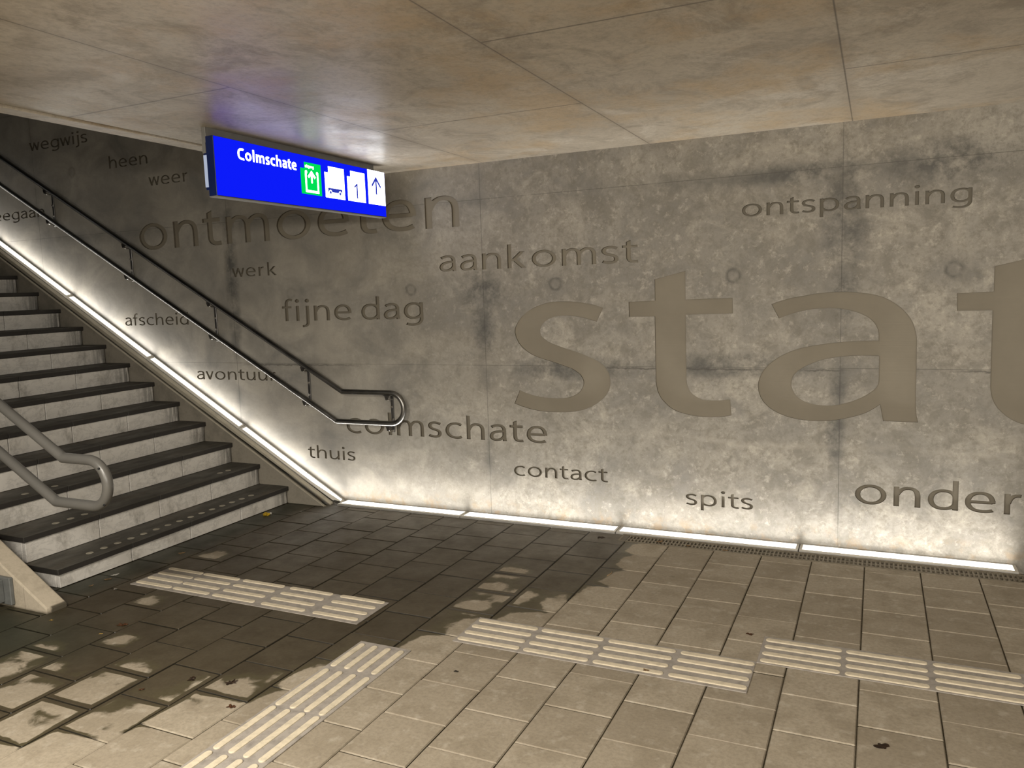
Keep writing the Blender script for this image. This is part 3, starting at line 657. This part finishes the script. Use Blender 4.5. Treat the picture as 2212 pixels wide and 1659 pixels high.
for k in range(NST):
    zt = 0.146 + RIS * k - 0.06; xr = XN - GO * k - 0.05
    bx(bm, xr - GO - (0 if k < NST - 1 else 1.0), xr, YA + .04, YB - 0.004, 0.0, zt)
obj('stair_body', bm, M['core'], stairs)

# sloping cheek, gutter and edge strip between the stairs and the strip lights
SL = 0.5767
def zs(x, y): return SL * (-4.167 - x) + SL * 0.067 * (y - 5.15) / 0.2
def slope_bar(bm, xa, xb, y0, y1, top, bot, mat=0):
    """bar along the stair slope; top/bottom are offsets from the slope surface; xa is the low end (cut level with the floor)"""
    p = []
    for off in (bot, top):
        for (x, y) in ((xb, y0), (xa, y0), (xa, y1), (xb, y1)): p.append((x, y, max(zs(x, y) + off, -0.004)))
    hexa(bm, p, mat)
XF = -10.6
cheek = thing('stair_cheek', (-4.2, 5.2, 0), 'sloping concrete cheek with a gutter between the stairs and the stair strip lights', 'stair cheek')
bm = bmesh.new()
v = [(-4.158, 0.0), (XF, 0.0), (XF, zs(XF, 5.142))]
a = [bm.verts.new((x, 5.140, z)) for x, z in v]; b = [bm.verts.new((x, 5.156, z)) for x, z in v]
bm.faces.new(a[::-1]); bm.faces.new(b)
for i in range(3): bm.faces.new((a[i], a[(i + 1) % 3], b[(i + 1) % 3], b[i]))
bmesh.ops.recalc_face_normals(bm, faces=bm.faces)
obj('cheek_plate', bm, M['cheek'], cheek)
bm = bmesh.new(); slope_bar(bm, -4.166, XF, 5.1385, 5.1455, 0.006, -0.012); obj('cheek_edge', bm, M['edge'], cheek)
bm = bmesh.new(); slope_bar(bm, -4.24, XF, 5.156, 5.207, -0.035, -0.12); obj('gutter', bm, M['gutter'], cheek)
bm = bmesh.new(); slope_bar(bm, -4.155, XF, 5.207, 5.244, 0.0, -0.12); obj('edge_strip', bm, M['edge'], cheek)

# ---------------------------------------------------------------- strip lights
GF, GS = 'strip lights along the foot of the wall', 'strip lights up the stair slope'
def floor_light(x0, x1, label, group=GF, y0=5.206, y1=5.349, lens='lensf', l0=5.236, l1=5.340):
    t = thing('strip_light', ((x0 + x1) / 2, (y0 + y1) / 2, 0), label, 'strip light', group)
    bm = bmesh.new(); g = 0.003; s = 1 if y1 > y0 else -1
    ya, yb_ = min(y0, y1), max(y0, y1); la, lb = min(l0, l1), max(l0, l1)
    bx(bm, x0 + g, x1 - g, ya, yb_, -0.05, 0.004)
    bx(bm, x0 + g, x1 - g, ya, la, 0.004, 0.012, 0.002); bx(bm, x0 + g, x1 - g, lb, yb_, 0.004, 0.012, 0.002)
    bx(bm, x0 + g, x0 + 0.02, la, lb, 0.004, 0.012); bx(bm, x1 - 0.02, x1 - g, la, lb, 0.004, 0.012)
    obj('housing', bm, M['profile'], t)
    bm = bmesh.new(); bx(bm, x0 + 0.021, x1 - 0.021, la + .001, lb - .001, 0.0045, 0.0095); obj('lens', bm, M[lens], t)
    if lens == 'lensf': area('lamp_tube', ((x0 + x1) / 2, 5.289, 0.0135), (pi, 0, 0), x1 - x0 - .03, .095, P_FLOOR * (x1 - x0) / 1.22, (1, .965, .915), 88)
    return t
floor_light(-4.085, -2.913, 'lit floor strip light nearest the stairs, starting at the slope corner')
floor_light(-2.913, -1.659, 'lit floor strip light whose right end meets the drain grate')
floor_light(-1.659, -0.435, 'lit floor strip light beside the littered start of the drain grate')
floor_light(-0.435, 0.775, 'lit floor strip light furthest right, ending before the picture edge')
SJ = [-4.105, -5.162, -6.241, -7.295, -8.350, -9.405, -10.46]
SLAB = ['lowest sloping strip light, meeting the floor strip in the corner', 'second sloping strip light up, under the word avontuur',
        'third sloping strip light up, under the word afscheid', 'fourth sloping strip light up, running out of the picture at left',
        'sloping strip light above the fourth, out of view at left', 'topmost sloping strip light, out of view at left']
for (xa, xb, lab) in zip(SJ[:-1], SJ[1:], SLAB):
    t = thing('strip_light', ((xa + xb) / 2, 5.3, zs((xa + xb) / 2, 5.3)), lab, 'strip light', GS)
    bm = bmesh.new(); a, b = xa - 0.003, xb + 0.003
    slope_bar(bm, a, b, 5.2500, 5.349, -0.006, -0.029)
    slope_bar(bm, a, b, 5.2500, 5.2835, 0.003, -0.006); slope_bar(bm, a, b, 5.3325, 5.349, 0.003, -0.006)
    slope_bar(bm, a, a - 0.016, 5.2835, 5.3325, 0.003, -0.006); slope_bar(bm, b + 0.016, b, 5.2835, 5.3325, 0.003, -0.006)
    obj('housing', bm, M['profile'], t)
    bm = bmesh.new(); slope_bar(bm, xa, xb, 5.246, 5.349, -0.030, -0.14); obj('mortar_bed', bm, M['mortar'], t)
    bm = bmesh.new(); slope_bar(bm, a - 0.017, b + 0.017, 5.2845, 5.3315, 0.0, -0.0055); obj('lens', bm, M['lenss'], t)
    xm = (xa + xb) / 2; area('lamp_tube', (xm + .004, 5.308, zs(xm, 5.308) + .006), (pi, math.atan(SL), 0), (xa - xb) * 1.154 - .03, .044, P_STAIR, (1, .965, .915), 125)
for i in range(5):
    floor_light(-2.4 + 1.24 * i, -1.16 + 1.24 * i, ['leftmost', 'second from left', 'middle', 'fourth from left', 'rightmost'][i] + ' floor strip light of the opposite wall, behind the camera', 'strip lights of the opposite wall', -1.606, -1.749, 'lensb', -1.636, -1.740)

# ---------------------------------------------------------------- drain grate
gr = tag(thing('drain_grate', (0, 5.13, 0), '', ''), 'long narrow slotted iron drain grate in the floor beneath the strip lights', 'drain grate')
GX0, GX1 = -1.598, 2.3
bm = bmesh.new()
bx(bm, GX0, GX1, 5.0655, 5.077, -0.05, 0.0015, 0.001); bx(bm, GX0, GX1, 5.190, 5.2045, -0.05, 0.0035, 0.001)
bx(bm, GX0, GX0 + 0.012, 5.077, 5.190, -0.05, 0.001)
obj('frame', bm, M['iron'], gr)
bm = bmesh.new(); bx(bm, GX0 + .012, GX1, 5.128, 5.137, -0.02, -0.001)
x = GX0 + 0.03
while x < GX1:
    bx(bm, x, x + 0.0105, 5.077, 5.190, -0.018, -0.0005); x += 0.0247
obj('grate_bars', bm, M['iron'], gr)
bm = bmesh.new(); bx(bm, GX0 + .012, GX1, 5.077, 5.190, -0.2, -0.045); obj('channel', bm, M['pit'], gr)

# ---------------------------------------------------------------- tactile guide strips
def guide(x0, x1, y0, y1, ribs, label, along='x'):
    t = thing('guide_strip', ((x0 + x1) / 2, (y0 + y1) / 2, 0.002), label, 'tactile strip', 'tactile guide strips on the paving')
    bm = bmesh.new(); bx(bm, x0, x1, y0, y1, -0.001, 0.0042, 0.0015); obj('strip_base', bm, M['tbase'], t)
    for (a0, a1, b0) in ribs:
        bm = bmesh.new(); w = 0.0165; n = 8; prof = []
        for end, sgn in ((a1 - w, 1), (a0 + w, -1)):
            for i in range(n + 1):
                an = -pi / 2 + pi * i / n
                prof.append((end + sgn * w * cos(an), sgn * w * sin(an)))
        lo, mi, hi = [], [], []
        for (u, v) in prof:
            cu = a1 - w if u > (a0 + a1) / 2 else a0 + w
            for lst, z, k in ((lo, 0.0035, 1.0), (mi, 0.0075, .97), (hi, 0.0092, .80)):
                uu = cu + (u - cu) * k; vv = b0 + v * k
                lst.append(bm.verts.new((uu, vv, z) if along == 'x' else (vv, uu, z)))
        m_ = len(prof)
        for A, B in ((lo, mi), (mi, hi)):
            for i in range(m_): bm.faces.new((A[i], A[(i + 1) % m_], B[(i + 1) % m_], B[i]))
        bm.faces.new(hi); bmesh.ops.recalc_face_normals(bm, faces=bm.faces)
        obj('rib', bm, M['rib'], t)
    return t
def rows(segs, bs, jit=0.0): return [(a + random.uniform(-jit, jit), b + random.uniform(-jit, jit), y) for (a, b) in segs for y in bs]
guide(-4.182, -2.474, 3.258, 3.566, rows([(-4.170, -3.877), (-3.860, -3.568), (-3.537, -3.215), (-3.168, -2.855), (-2.800, -2.496)], [3.302, 3.384, 3.467, 3.549], .003),
      'grey guide strip with cream ribs at the foot of the stairs, running to the stairs')
guide(-1.898, -0.474, 3.262, 3.566, rows([(-1.885, -1.548), (-1.527, -1.196), (-1.172, -0.838), (-0.815, -0.477)], [3.299, 3.376, 3.453, 3.530], .003),
      'grey guide strip with cream ribs in the middle of the floor, between the other strips')
guide(-0.474, 1.70, 3.558, 3.852, rows([(-0.461, -0.120), (-0.103, 0.231), (0.252, 0.588), (0.607, 0.945), (0.965, 1.30)], [3.585, 3.660, 3.735, 3.810], .002),
      'cream ribbed guide strip at the right picture edge, set back toward the wall')
def guide_y():
    t = guide(0.9, 3.097, -2.330, -2.034, rows([(2.818, 3.070), (2.442, 2.786), (2.090, 2.430), (1.735, 2.075), (1.38, 1.72), (1.02, 1.365)], [-2.296, -2.220, -2.144, -2.068], .002),
              'cream ribbed guide strip running from the bottom picture edge, at right angles to the others', 'y')
    base = [c for c in t.children if c.name.startswith('strip_base')][0]
    for v in base.data.vertices: v.co = (v.co.y, v.co.x, v.co.z)
    base.data.flip_normals()
    return t
guide_y()

# ---------------------------------------------------------------- wall handrail
rl = thing('handrail', (-3.54, 5.27, 0.83), 'double stainless steel handrail with looped end on brackets on the lettered wall', 'handrail')
YR = 5.27
def loop_path(xu, zu, xl, zl, xe, r, y, xfar, slope, kink=0.03):
    zc = (zu + zl) / 2; P = [(xfar, y, zu + slope * (xu - xfar))]
    P += [(xu - kink, y, zu + slope * kink), (xu, y, zu), (xu + 0.02, y, zu)]
    for i in range(17):
        a = pi / 2 - pi * i / 16; P.append((xe + r * cos(a), y, zc + r * sin(a)))
    P += [(xl + 0.02, y, zl), (xl, y, zl), (xl - kink, y, zl + slope * kink), (xfar, y, zl + slope * (xl - xfar))]
    return P
obj('rail', tube(loop_path(-4.012, 0.9545, -4.082, 0.7035, -3.544, 0.1255, YR, -10.3, 0.5645, .006), 0.0212, 20), M['steel'], rl, True)
def rail_z(x):
    return (0.9545 + max(0, -4.012 - x) * .5645, 0.7035 + max(0, -4.082 - x) * .5645)
for x in (-8.46, -7.46, -6.43, -5.42, -4.41, -3.575):
    zu, zl = rail_z(x)
    bm = bmesh.new(); bx(bm, x - 0.0135, x + 0.0135, YW - 0.010, YW - 0.0005, zl - 0.085, zu - 0.035, 0.002)
    br = obj('bracket', bm, M['dsteel'], rl)
    for zz in (zu, zl):
        za = zz - 0.058
        V, Fc = tube([(x, YW - 0.008, za - .004), (x, YR + 0.02, za - 0.006), (x, YR + 0.004, za + 0.004), (x, YR, za + 0.018), (x, YR, zz - 0.018)], 0.0062, 10)
        obj('bracket_arm', (V, Fc), M['bolt'], br, True)
        bm = bmesh.new(); sl = 0.5645 if x < -4.0 else 0.0
        hexa(bm, [(x - .028, YR - .010, zz - .024 + sl * .028), (x + .028, YR - .010, zz - .024 - sl * .028), (x + .028, YR + .010, zz - .024 - sl * .028), (x - .028, YR + .010, zz - .024 + sl * .028),
                  (x - .030, YR - .011, zz - .019 + sl * .030), (x + .030, YR - .011, zz - .019 - sl * .030), (x + .030, YR + .011, zz - .019 - sl * .030), (x - .030, YR + .011, zz - .019 + sl * .030)])
        hexa(bm, [(x - .006, YR - .010, zz - .060), (x + .006, YR - .010, zz - .060), (x + .006, YR + .006, zz - .060), (x - .006, YR + .006, zz - .060),
                  (x - .018, YR - .010, zz - .022), (x + .018, YR - .010, zz - .022), (x + .018, YR + .010, zz - .022), (x - .018, YR + .010, zz - .022)])
        obj('saddle', bm, M['dsteel'], br)
    for zz in (zl + 0.125, zl + 0.022, zl - 0.072):
        bm = bmesh.new(); disc(bm, (x, YW - 0.010, zz), (0, -1, 0), 0.0105, 0.008, 12); obj('bolt', bm, M['bolt'], br)

# ---------------------------------------------------------------- curb and its painted handrail
bm = bmesh.new()
x0c, xfc = -4.232, -9.2
pts = [(x0c, 0.0), (x0c, 0.030), (xfc, 0.030 + 0.577 * (x0c - xfc)), (xfc, 0.0)]
a = [bm.verts.new((x, 2.752, z)) for x, z in pts]; b = [bm.verts.new((x, 2.872, z)) for x, z in pts]
bm.faces.new(a); bm.faces.new(b[::-1])
for i in range(4): bm.faces.new((a[(i + 1) % 4], a[i], b[i], b[(i + 1) % 4]))
bmesh.ops.recalc_face_normals(bm, faces=bm.faces)
es = [e for e in bm.edges if all(v.co.z > 0.02 for v in e.verts)]
bmesh.ops.bevel(bm, geom=es, offset=0.009, segments=2, affect='EDGES', profile=0.5)
tag(obj('curb', bm, M['curb']), 'low sloping pale concrete curb at the open left side of the stairs', 'curb')
r2 = thing('handrail', (-3.75, 2.62, 0.84), 'thick grey painted handrail with looped end in the left foreground', 'handrail')
YB2 = 2.62
obj('rail', tube(loop_path(-3.771, 0.9565, -3.857, 0.7195, -3.575, 0.1185, YB2, -9.0, 0.5565, .012), 0.0262, 22), M['paint'], r2, True)
for x in (-4.71, -6.2, -7.7):
    zg = 0.030 + 0.577 * (x0c - x)
    zu = 0.9565 + (-3.771 - x) * .5565; zl = 0.7195 + (-3.857 - x) * .5565
    V, Fc = tube([(x, 2.70, zg - 0.25), (x, 2.70, zl - 0.12), (x, 2.66, zl - 0.05), (x, YB2, zl - 0.02), (x, YB2, zu)], 0.018, 14)
    po = obj('post', (V, Fc), M['paint'], r2, True)
    bm = bmesh.new(); bx(bm, x - 0.205, x + 0.205, 2.728, 2.7515, zg - 0.285, zg - 0.122, 0.004); bx(bm, x - .15, x + .15, 2.690, 2.729, zg - 0.270, zg - 0.135, 0.004)
    pl = obj('base_plate', bm, M['plate'], po)
    for dx, dz in ((.125, -.245), (.125, -.160), (-.125, -.245), (-.125, -.160)):
        bm = bmesh.new(); disc(bm, (x + dx, 2.690, zg + dz), (0, -1, 0), 0.011, 0.014, 10); obj('bolt_cap', bm, M['brass'], po)
bm = bmesh.new(); disc(bm, (-3.575 + .0975 * .985, YB2 - 0.0215, 0.838 + .0845), (0.1, -1, 0.25), 0.0065, 0.006, 12); obj('drain_hole', bm, M['hole'], r2)
bm = bmesh.new(); disc(bm, (-3.575 + .099, YB2 - 0.014, 0.838 - .100), (0.3, -1, -0.8), 0.0065, 0.006, 12); obj('drain_hole', bm, M['hole'], r2)

# ---------------------------------------------------------------- station sign
sg = thing('station_sign', (-3.36, 4.2, 2.31), 'illuminated blue station sign reading Colmschate hanging from the concrete ceiling', 'sign')
SX = -3.330
bm = bmesh.new(); bx(bm, -3.388, SX - 0.0015, 3.362, 5.030, 2.309, 2.634, 0.002); obj('case', bm, M['case'], sg)
bm = bmesh.new(); bx(bm, SX - 0.0015, SX, 3.366, 5.027, 2.312, 2.632); obj('lit_face', bm, M['blue'], sg)
bm = bmesh.new(); bx(bm, -3.390, SX - .0005, 3.364, 5.029, 2.3035, 2.309); obj('bottom_trim', bm, M['alu'], sg)
bm = bmesh.new(); bx(bm, -3.416, -3.386, 3.364, 4.975, 2.600, ZC, 0.001); bx(bm, -3.416, -3.392, 3.364, 3.40, 2.545, 2.60); obj('hanger', bm, M['alu'], sg)
bm = bmesh.new(); bx(bm, -3.416, -3.388, 3.372, 5.02, 2.345, 2.556, .001); obj('back_box', bm, M['case'], sg)
bm = bmesh.new(); bx(bm, -3.4175, -3.392, 3.369, 3.372, 2.360, 2.535); obj('back_box_end', bm, M['pale'], sg)
def plate(name, polys, mat, dx, parent=sg, th=0.0006):
    V, Fc = [], []
    for q in polys:
        s_ = len(V); n = len(q)
        V += [(SX + dx, y, z) for y, z in q] + [(SX + dx - th, y, z) for y, z in q]
        Fc.append(tuple(s_ + i for i in range(n)))
        for i in range(n): Fc.append((s_ + i, s_ + n + i, s_ + n + (i + 1) % n, s_ + (i + 1) % n))
    return obj(name, (V, Fc), mat, parent)
plate('name_text', word_polys('Colmschate', 3.540, 4.045, 2.5295, .0465, .30, .24), M['white'], 0.0008)
tg = plate('exit_tile', [[(4.080, 2.5515), (4.081, 2.391), (4.283, 2.391), (4.283, 2.5515)], [(4.118, 2.5515), (4.283, 2.5515), (4.283, 2.591), (4.118, 2.591)]], M['green'], 0.0010)
tg['label'] = 'green exit pictogram tile'
def bar(a, b, w):
    dx, dz = b[0] - a[0], b[1] - a[1]; l = hypot(dx, dz); nx, nz = -dz / l * w / 2, dx / l * w / 2
    return [(a[0] + nx, a[1] + nz), (a[0] - nx, a[1] - nz), (b[0] - nx, b[1] - nz), (b[0] + nx, b[1] + nz)]
def dot(c, r, n=18): return [(c[0] + r * cos(2 * pi * i / n), c[1] + r * sin(2 * pi * i / n)) for i in range(n)]
ex = [bar((4.129, 2.532), (4.129, 2.411), .015), bar((4.1215, 2.411), (4.2545, 2.411), .0155), bar((4.247, 2.411), (4.247, 2.532), .015),
      dot((4.133, 2.530), .0115), dot((4.243, 2.530), .0115), bar((4.187, 2.528), (4.187, 2.470), .015), dot((4.187, 2.470), .0075),
      bar((4.191, 2.536), (4.153, 2.499), .017), bar((4.183, 2.536), (4.221, 2.499), .017)]
plate('exit_symbol', ex, M['white'], 0.0018, tg)
plate('exit_text', word_polys('uitgang', 4.126, 4.211, 2.5585, .0135, .24, .19), M['white'], 0.0018, tg)
tb = plate('bus_tile', [[(4.321, 2.554), (4.322, 2.389), (4.533, 2.389), (4.532, 2.554)], [(4.361, 2.554), (4.532, 2.554), (4.531, 2.595), (4.361, 2.595)]], M['white'], 0.0010)
tb['label'] = 'white bus pictogram tile'
def arc(c, r, a0, a1, n=12): return [(c[0] + r * cos(a0 + (a1 - a0) * i / n), c[1] + r * sin(a0 + (a1 - a0) * i / n)) for i in range(n + 1)]
w1, w2 = (4.3755, 2.4250), (4.4790, 2.4250)
body = []                                           # lower body of the bus with two wheel arches
for xa, xb in ((4.3505, 4.3585), (4.3925, 4.462), (4.496, 4.5035)): body.append([(xa, 2.428), (xb, 2.428), (xb, 2.4545), (xa, 2.4545)])
for c in (w1, w2):
    top = arc(c, .0170, pi, 0)
    for p, q in zip(top[:-1], top[1:]): body.append([(p[0], max(p[1], 2.428)), (q[0], max(q[1], 2.428)), (q[0], 2.4545), (p[0], 2.4545)])
body += [dot(w1, .0100), dot(w2, .0100)]
plate('bus_symbol', body, M['ink'], 0.0018, tb)
plate('bus_outline', [bar((4.3485, 2.4905), (4.4930, 2.4915), .0022), bar((4.3485, 2.4905), (4.3505, 2.4545), .0015), bar((4.4930, 2.4915), (4.5035, 2.4545), .0015)], M['faint'], 0.0018, tb)
plate('bus_text', word_polys('bus', 4.373, 4.404, 2.5620, .0085, .17, .13), M['faint'], 0.0018, tb)
to = plate('platform_tile', [[(4.566, 2.555), (4.567, 2.390), (4.775, 2.390), (4.773, 2.555)], [(4.605, 2.555), (4.773, 2.555), (4.773, 2.595), (4.605, 2.595)]], M['white'], 0.0010)
to['label'] = 'white platform 1 tile'
plate('platform_number', [[(4.6685, 2.4125), (4.6835, 2.4125), (4.6835, 2.5130), (4.6685, 2.5130)], [(4.671, 2.5130), (4.643, 2.4925), (4.647, 2.4825), (4.671, 2.4985)]], M['ink'], 0.0018, to)
plate('platform_text', word_polys('spoor', 4.622, 4.670, 2.5620, .0085, .17, .13), M['faint'], 0.0018, to)
ta = plate('arrow_tile', [[(4.811, 2.3896), (5.0246, 2.3896), (5.023, 2.6315), (4.811, 2.6315)]], M['white'], 0.0010)
ta['label'] = 'white tile with a blue up arrow'
plate('arrow_symbol', [bar((4.9125, 2.463), (4.9125, 2.575), .0170), [(4.9125, 2.5905), (4.8565, 2.5290), (4.8565, 2.5065), (4.9125, 2.5650)], [(4.9125, 2.5650), (4.9705, 2.5040), (4.9705, 2.5275), (4.9125, 2.5905)]], M['ink'], 0.0018, ta)

# ---------------------------------------------------------------- litter
def leaf(loc, size, seed, mat, label, lobes=5, curl=0.25, rot=0.0, cat='leaf', name='dry_leaf'):
    size *= 0.62; rr = random.Random(seed); bm = bmesh.new(); n = lobes * 6
    c = bm.verts.new((0, 0, size * curl * .3)); ring = []; mid = []
    for i in range(n):
        a = 2 * pi * i / n
        r = size * (0.42 + 0.30 * abs(cos(a * lobes / 2)) + rr.uniform(-.06, .06)) * (1.15 if abs(cos(a)) > .6 else .75)
        z = size * curl * rr.uniform(0.1, .8) * (r / size)
        mid.append(bm.verts.new((r * .5 * cos(a), r * .5 * sin(a), size * curl * rr.uniform(.15, .5))))
        ring.append(bm.verts.new((r * cos(a), r * sin(a), z)))
    for i in range(n):
        j = (i + 1) % n
        bm.faces.new((c, mid[i], mid[j])); bm.faces.new((mid[i], ring[i], ring[j], mid[j]))
    g = bmesh.ops.solidify(bm, geom=bm.faces[:], thickness=0.0008)
    zmin = min(v.co.z for v in bm.verts)
    for v in bm.verts: v.co.z -= zmin
    o = tag(obj(name, bm, mat), label, cat); o.location = (loc[0], loc[1], loc[2] if len(loc) > 2 else 0.0004); o.rotation_euler = (0, 0, rot)
    return o
leaf((-3.685, 2.803), .060, 1, M['leaf'], 'curled reddish brown leaf on wet paving right of the curb end', 5, .3, .4)
leaf((-2.636, 2.526), .055, 2, M['leafd'], 'dark spiky leaf above a dry patch left of the foreground guide strip', 7, .25, 1.0)
leaf((-2.836, 2.486), .045, 3, M['leafd'], 'dark brown leaf in a paving joint left of the spiky leaf', 5, .3, 2.0)
leaf((-2.477, 2.364), .042, 4, M['leaf'], 'brown leaf close beside the foreground guide strip', 5, .3, .1)
leaf((-2.977, 2.327), .026, 5, M['leaf'], 'small red brown leaf fragment on a wet slab at lower left', 3, .4, .7)
leaf((-3.698, 2.68), .024, 6, M['gold'], 'small yellow leaf bit on dark wet paving below the stairs', 3, .2, .5)
leaf((-4.130, 2.705), .026, 7, M['gold'], 'small yellow leaf bit just in front of the curb end', 3, .2, .2)
leaf((-4.353, 3.82), .048, 8, M['tan'], 'tan leaf lying against the bottom step', 5, .3, 1.2)
leaf((-1.724, 5.085), .055, 9, M['leafd'], 'dark leaf left of the start of the drain grate', 5, .3, .3)
leaf((-1.318, 5.125), .050, 10, M['tan'], 'tan leaf lying on the left part of the drain grate', 5, .35, .9)
leaf((-1.12, 5.10), .040, 11, M['tan'], 'second tan leaf on the drain grate, right of the larger one', 5, .35, 2.1)
leaf((-0.872, 5.085), .042, 12, M['tan'], 'tan leaf at the front edge of the drain grate under the word spits', 5, .3, .2)
leaf((-0.918, 3.294, .0095), .030, 13, M['tan'], 'orange brown leaf bit on a rib of the middle guide strip', 3, .3, .1)
leaf((0.044, 3.049), .060, 14, M['leafd'], 'wet torn dark leaf on dry slabs at lower right', 4, .12, .6)
leaf((-0.545, 3.858), .040, 15, M['leaf'], 'flat brown leaf beside the left end of the right guide strip', 3, .1, 2.9)
leaf((-1.728, 2.992), .026, 16, M['gum'], 'dark gum spot on the dry slab below the middle guide strip', 3, .05, 0, 'gum', 'chewing_gum')
leaf((-4.20, 3.168), .024, 17, M['paper'], 'white paper scrap on the wet floor between curb and guide strip', 3, .3, .4, 'paper scrap', 'paper_scrap')
leaf((-4.425, 3.345), .050, 18, M['paper'], 'larger wet white paper scrap at the foot of the bottom step', 4, .25, 1.3, 'paper scrap', 'paper_scrap')
leaf((-4.40, 3.155), .030, 19, M['tan'], 'tan leaf shred near the corner of the bottom step', 3, .3, 1.5)
leaf((-4.40, 3.27), .045, 20, M['tan'], 'yellowish leaf shred in dirt before the bottom step', 4, .3, .8)
leaf((-4.25, 4.95), .022, 21, M['paper'], 'tiny pale scrap at the foot of the sloping cheek', 3, .3, 0, 'paper scrap', 'paper_scrap')
wp = thing('crumpled_wrapper', (-4.455, 4.768, 0), 'crumpled yellow and silver wrapper beside the bottom step', 'wrapper')
for nm, mt, dx, sc in (('yellow_foil', M['wrap'], 0.0, 1.0), ('silver_foil', M['wrapw'], .030, .7)):
    rr = random.Random(int(sc * 100)); bm = bmesh.new(); bmesh.ops.create_icosphere(bm, subdivisions=2, radius=.030 * sc)
    for v in bm.verts:
        v.co *= rr.uniform(.6, 1.15); v.co.z = max(v.co.z * .6, -.006); v.co += Vector((-4.455 + dx * .3, 4.768 + dx, .0065))
    obj(nm, bm, mt, wp)
def twig(P, label): 
    tag(obj('twig', tube(P, .0022, 6), M['tan'], None, True), label, 'twig')
twig([(-1.45, 4.47, .003), (-1.44, 4.43, .006), (-1.452, 4.38, .003)], 'small pale bent twig on the paving below the drain grate start')
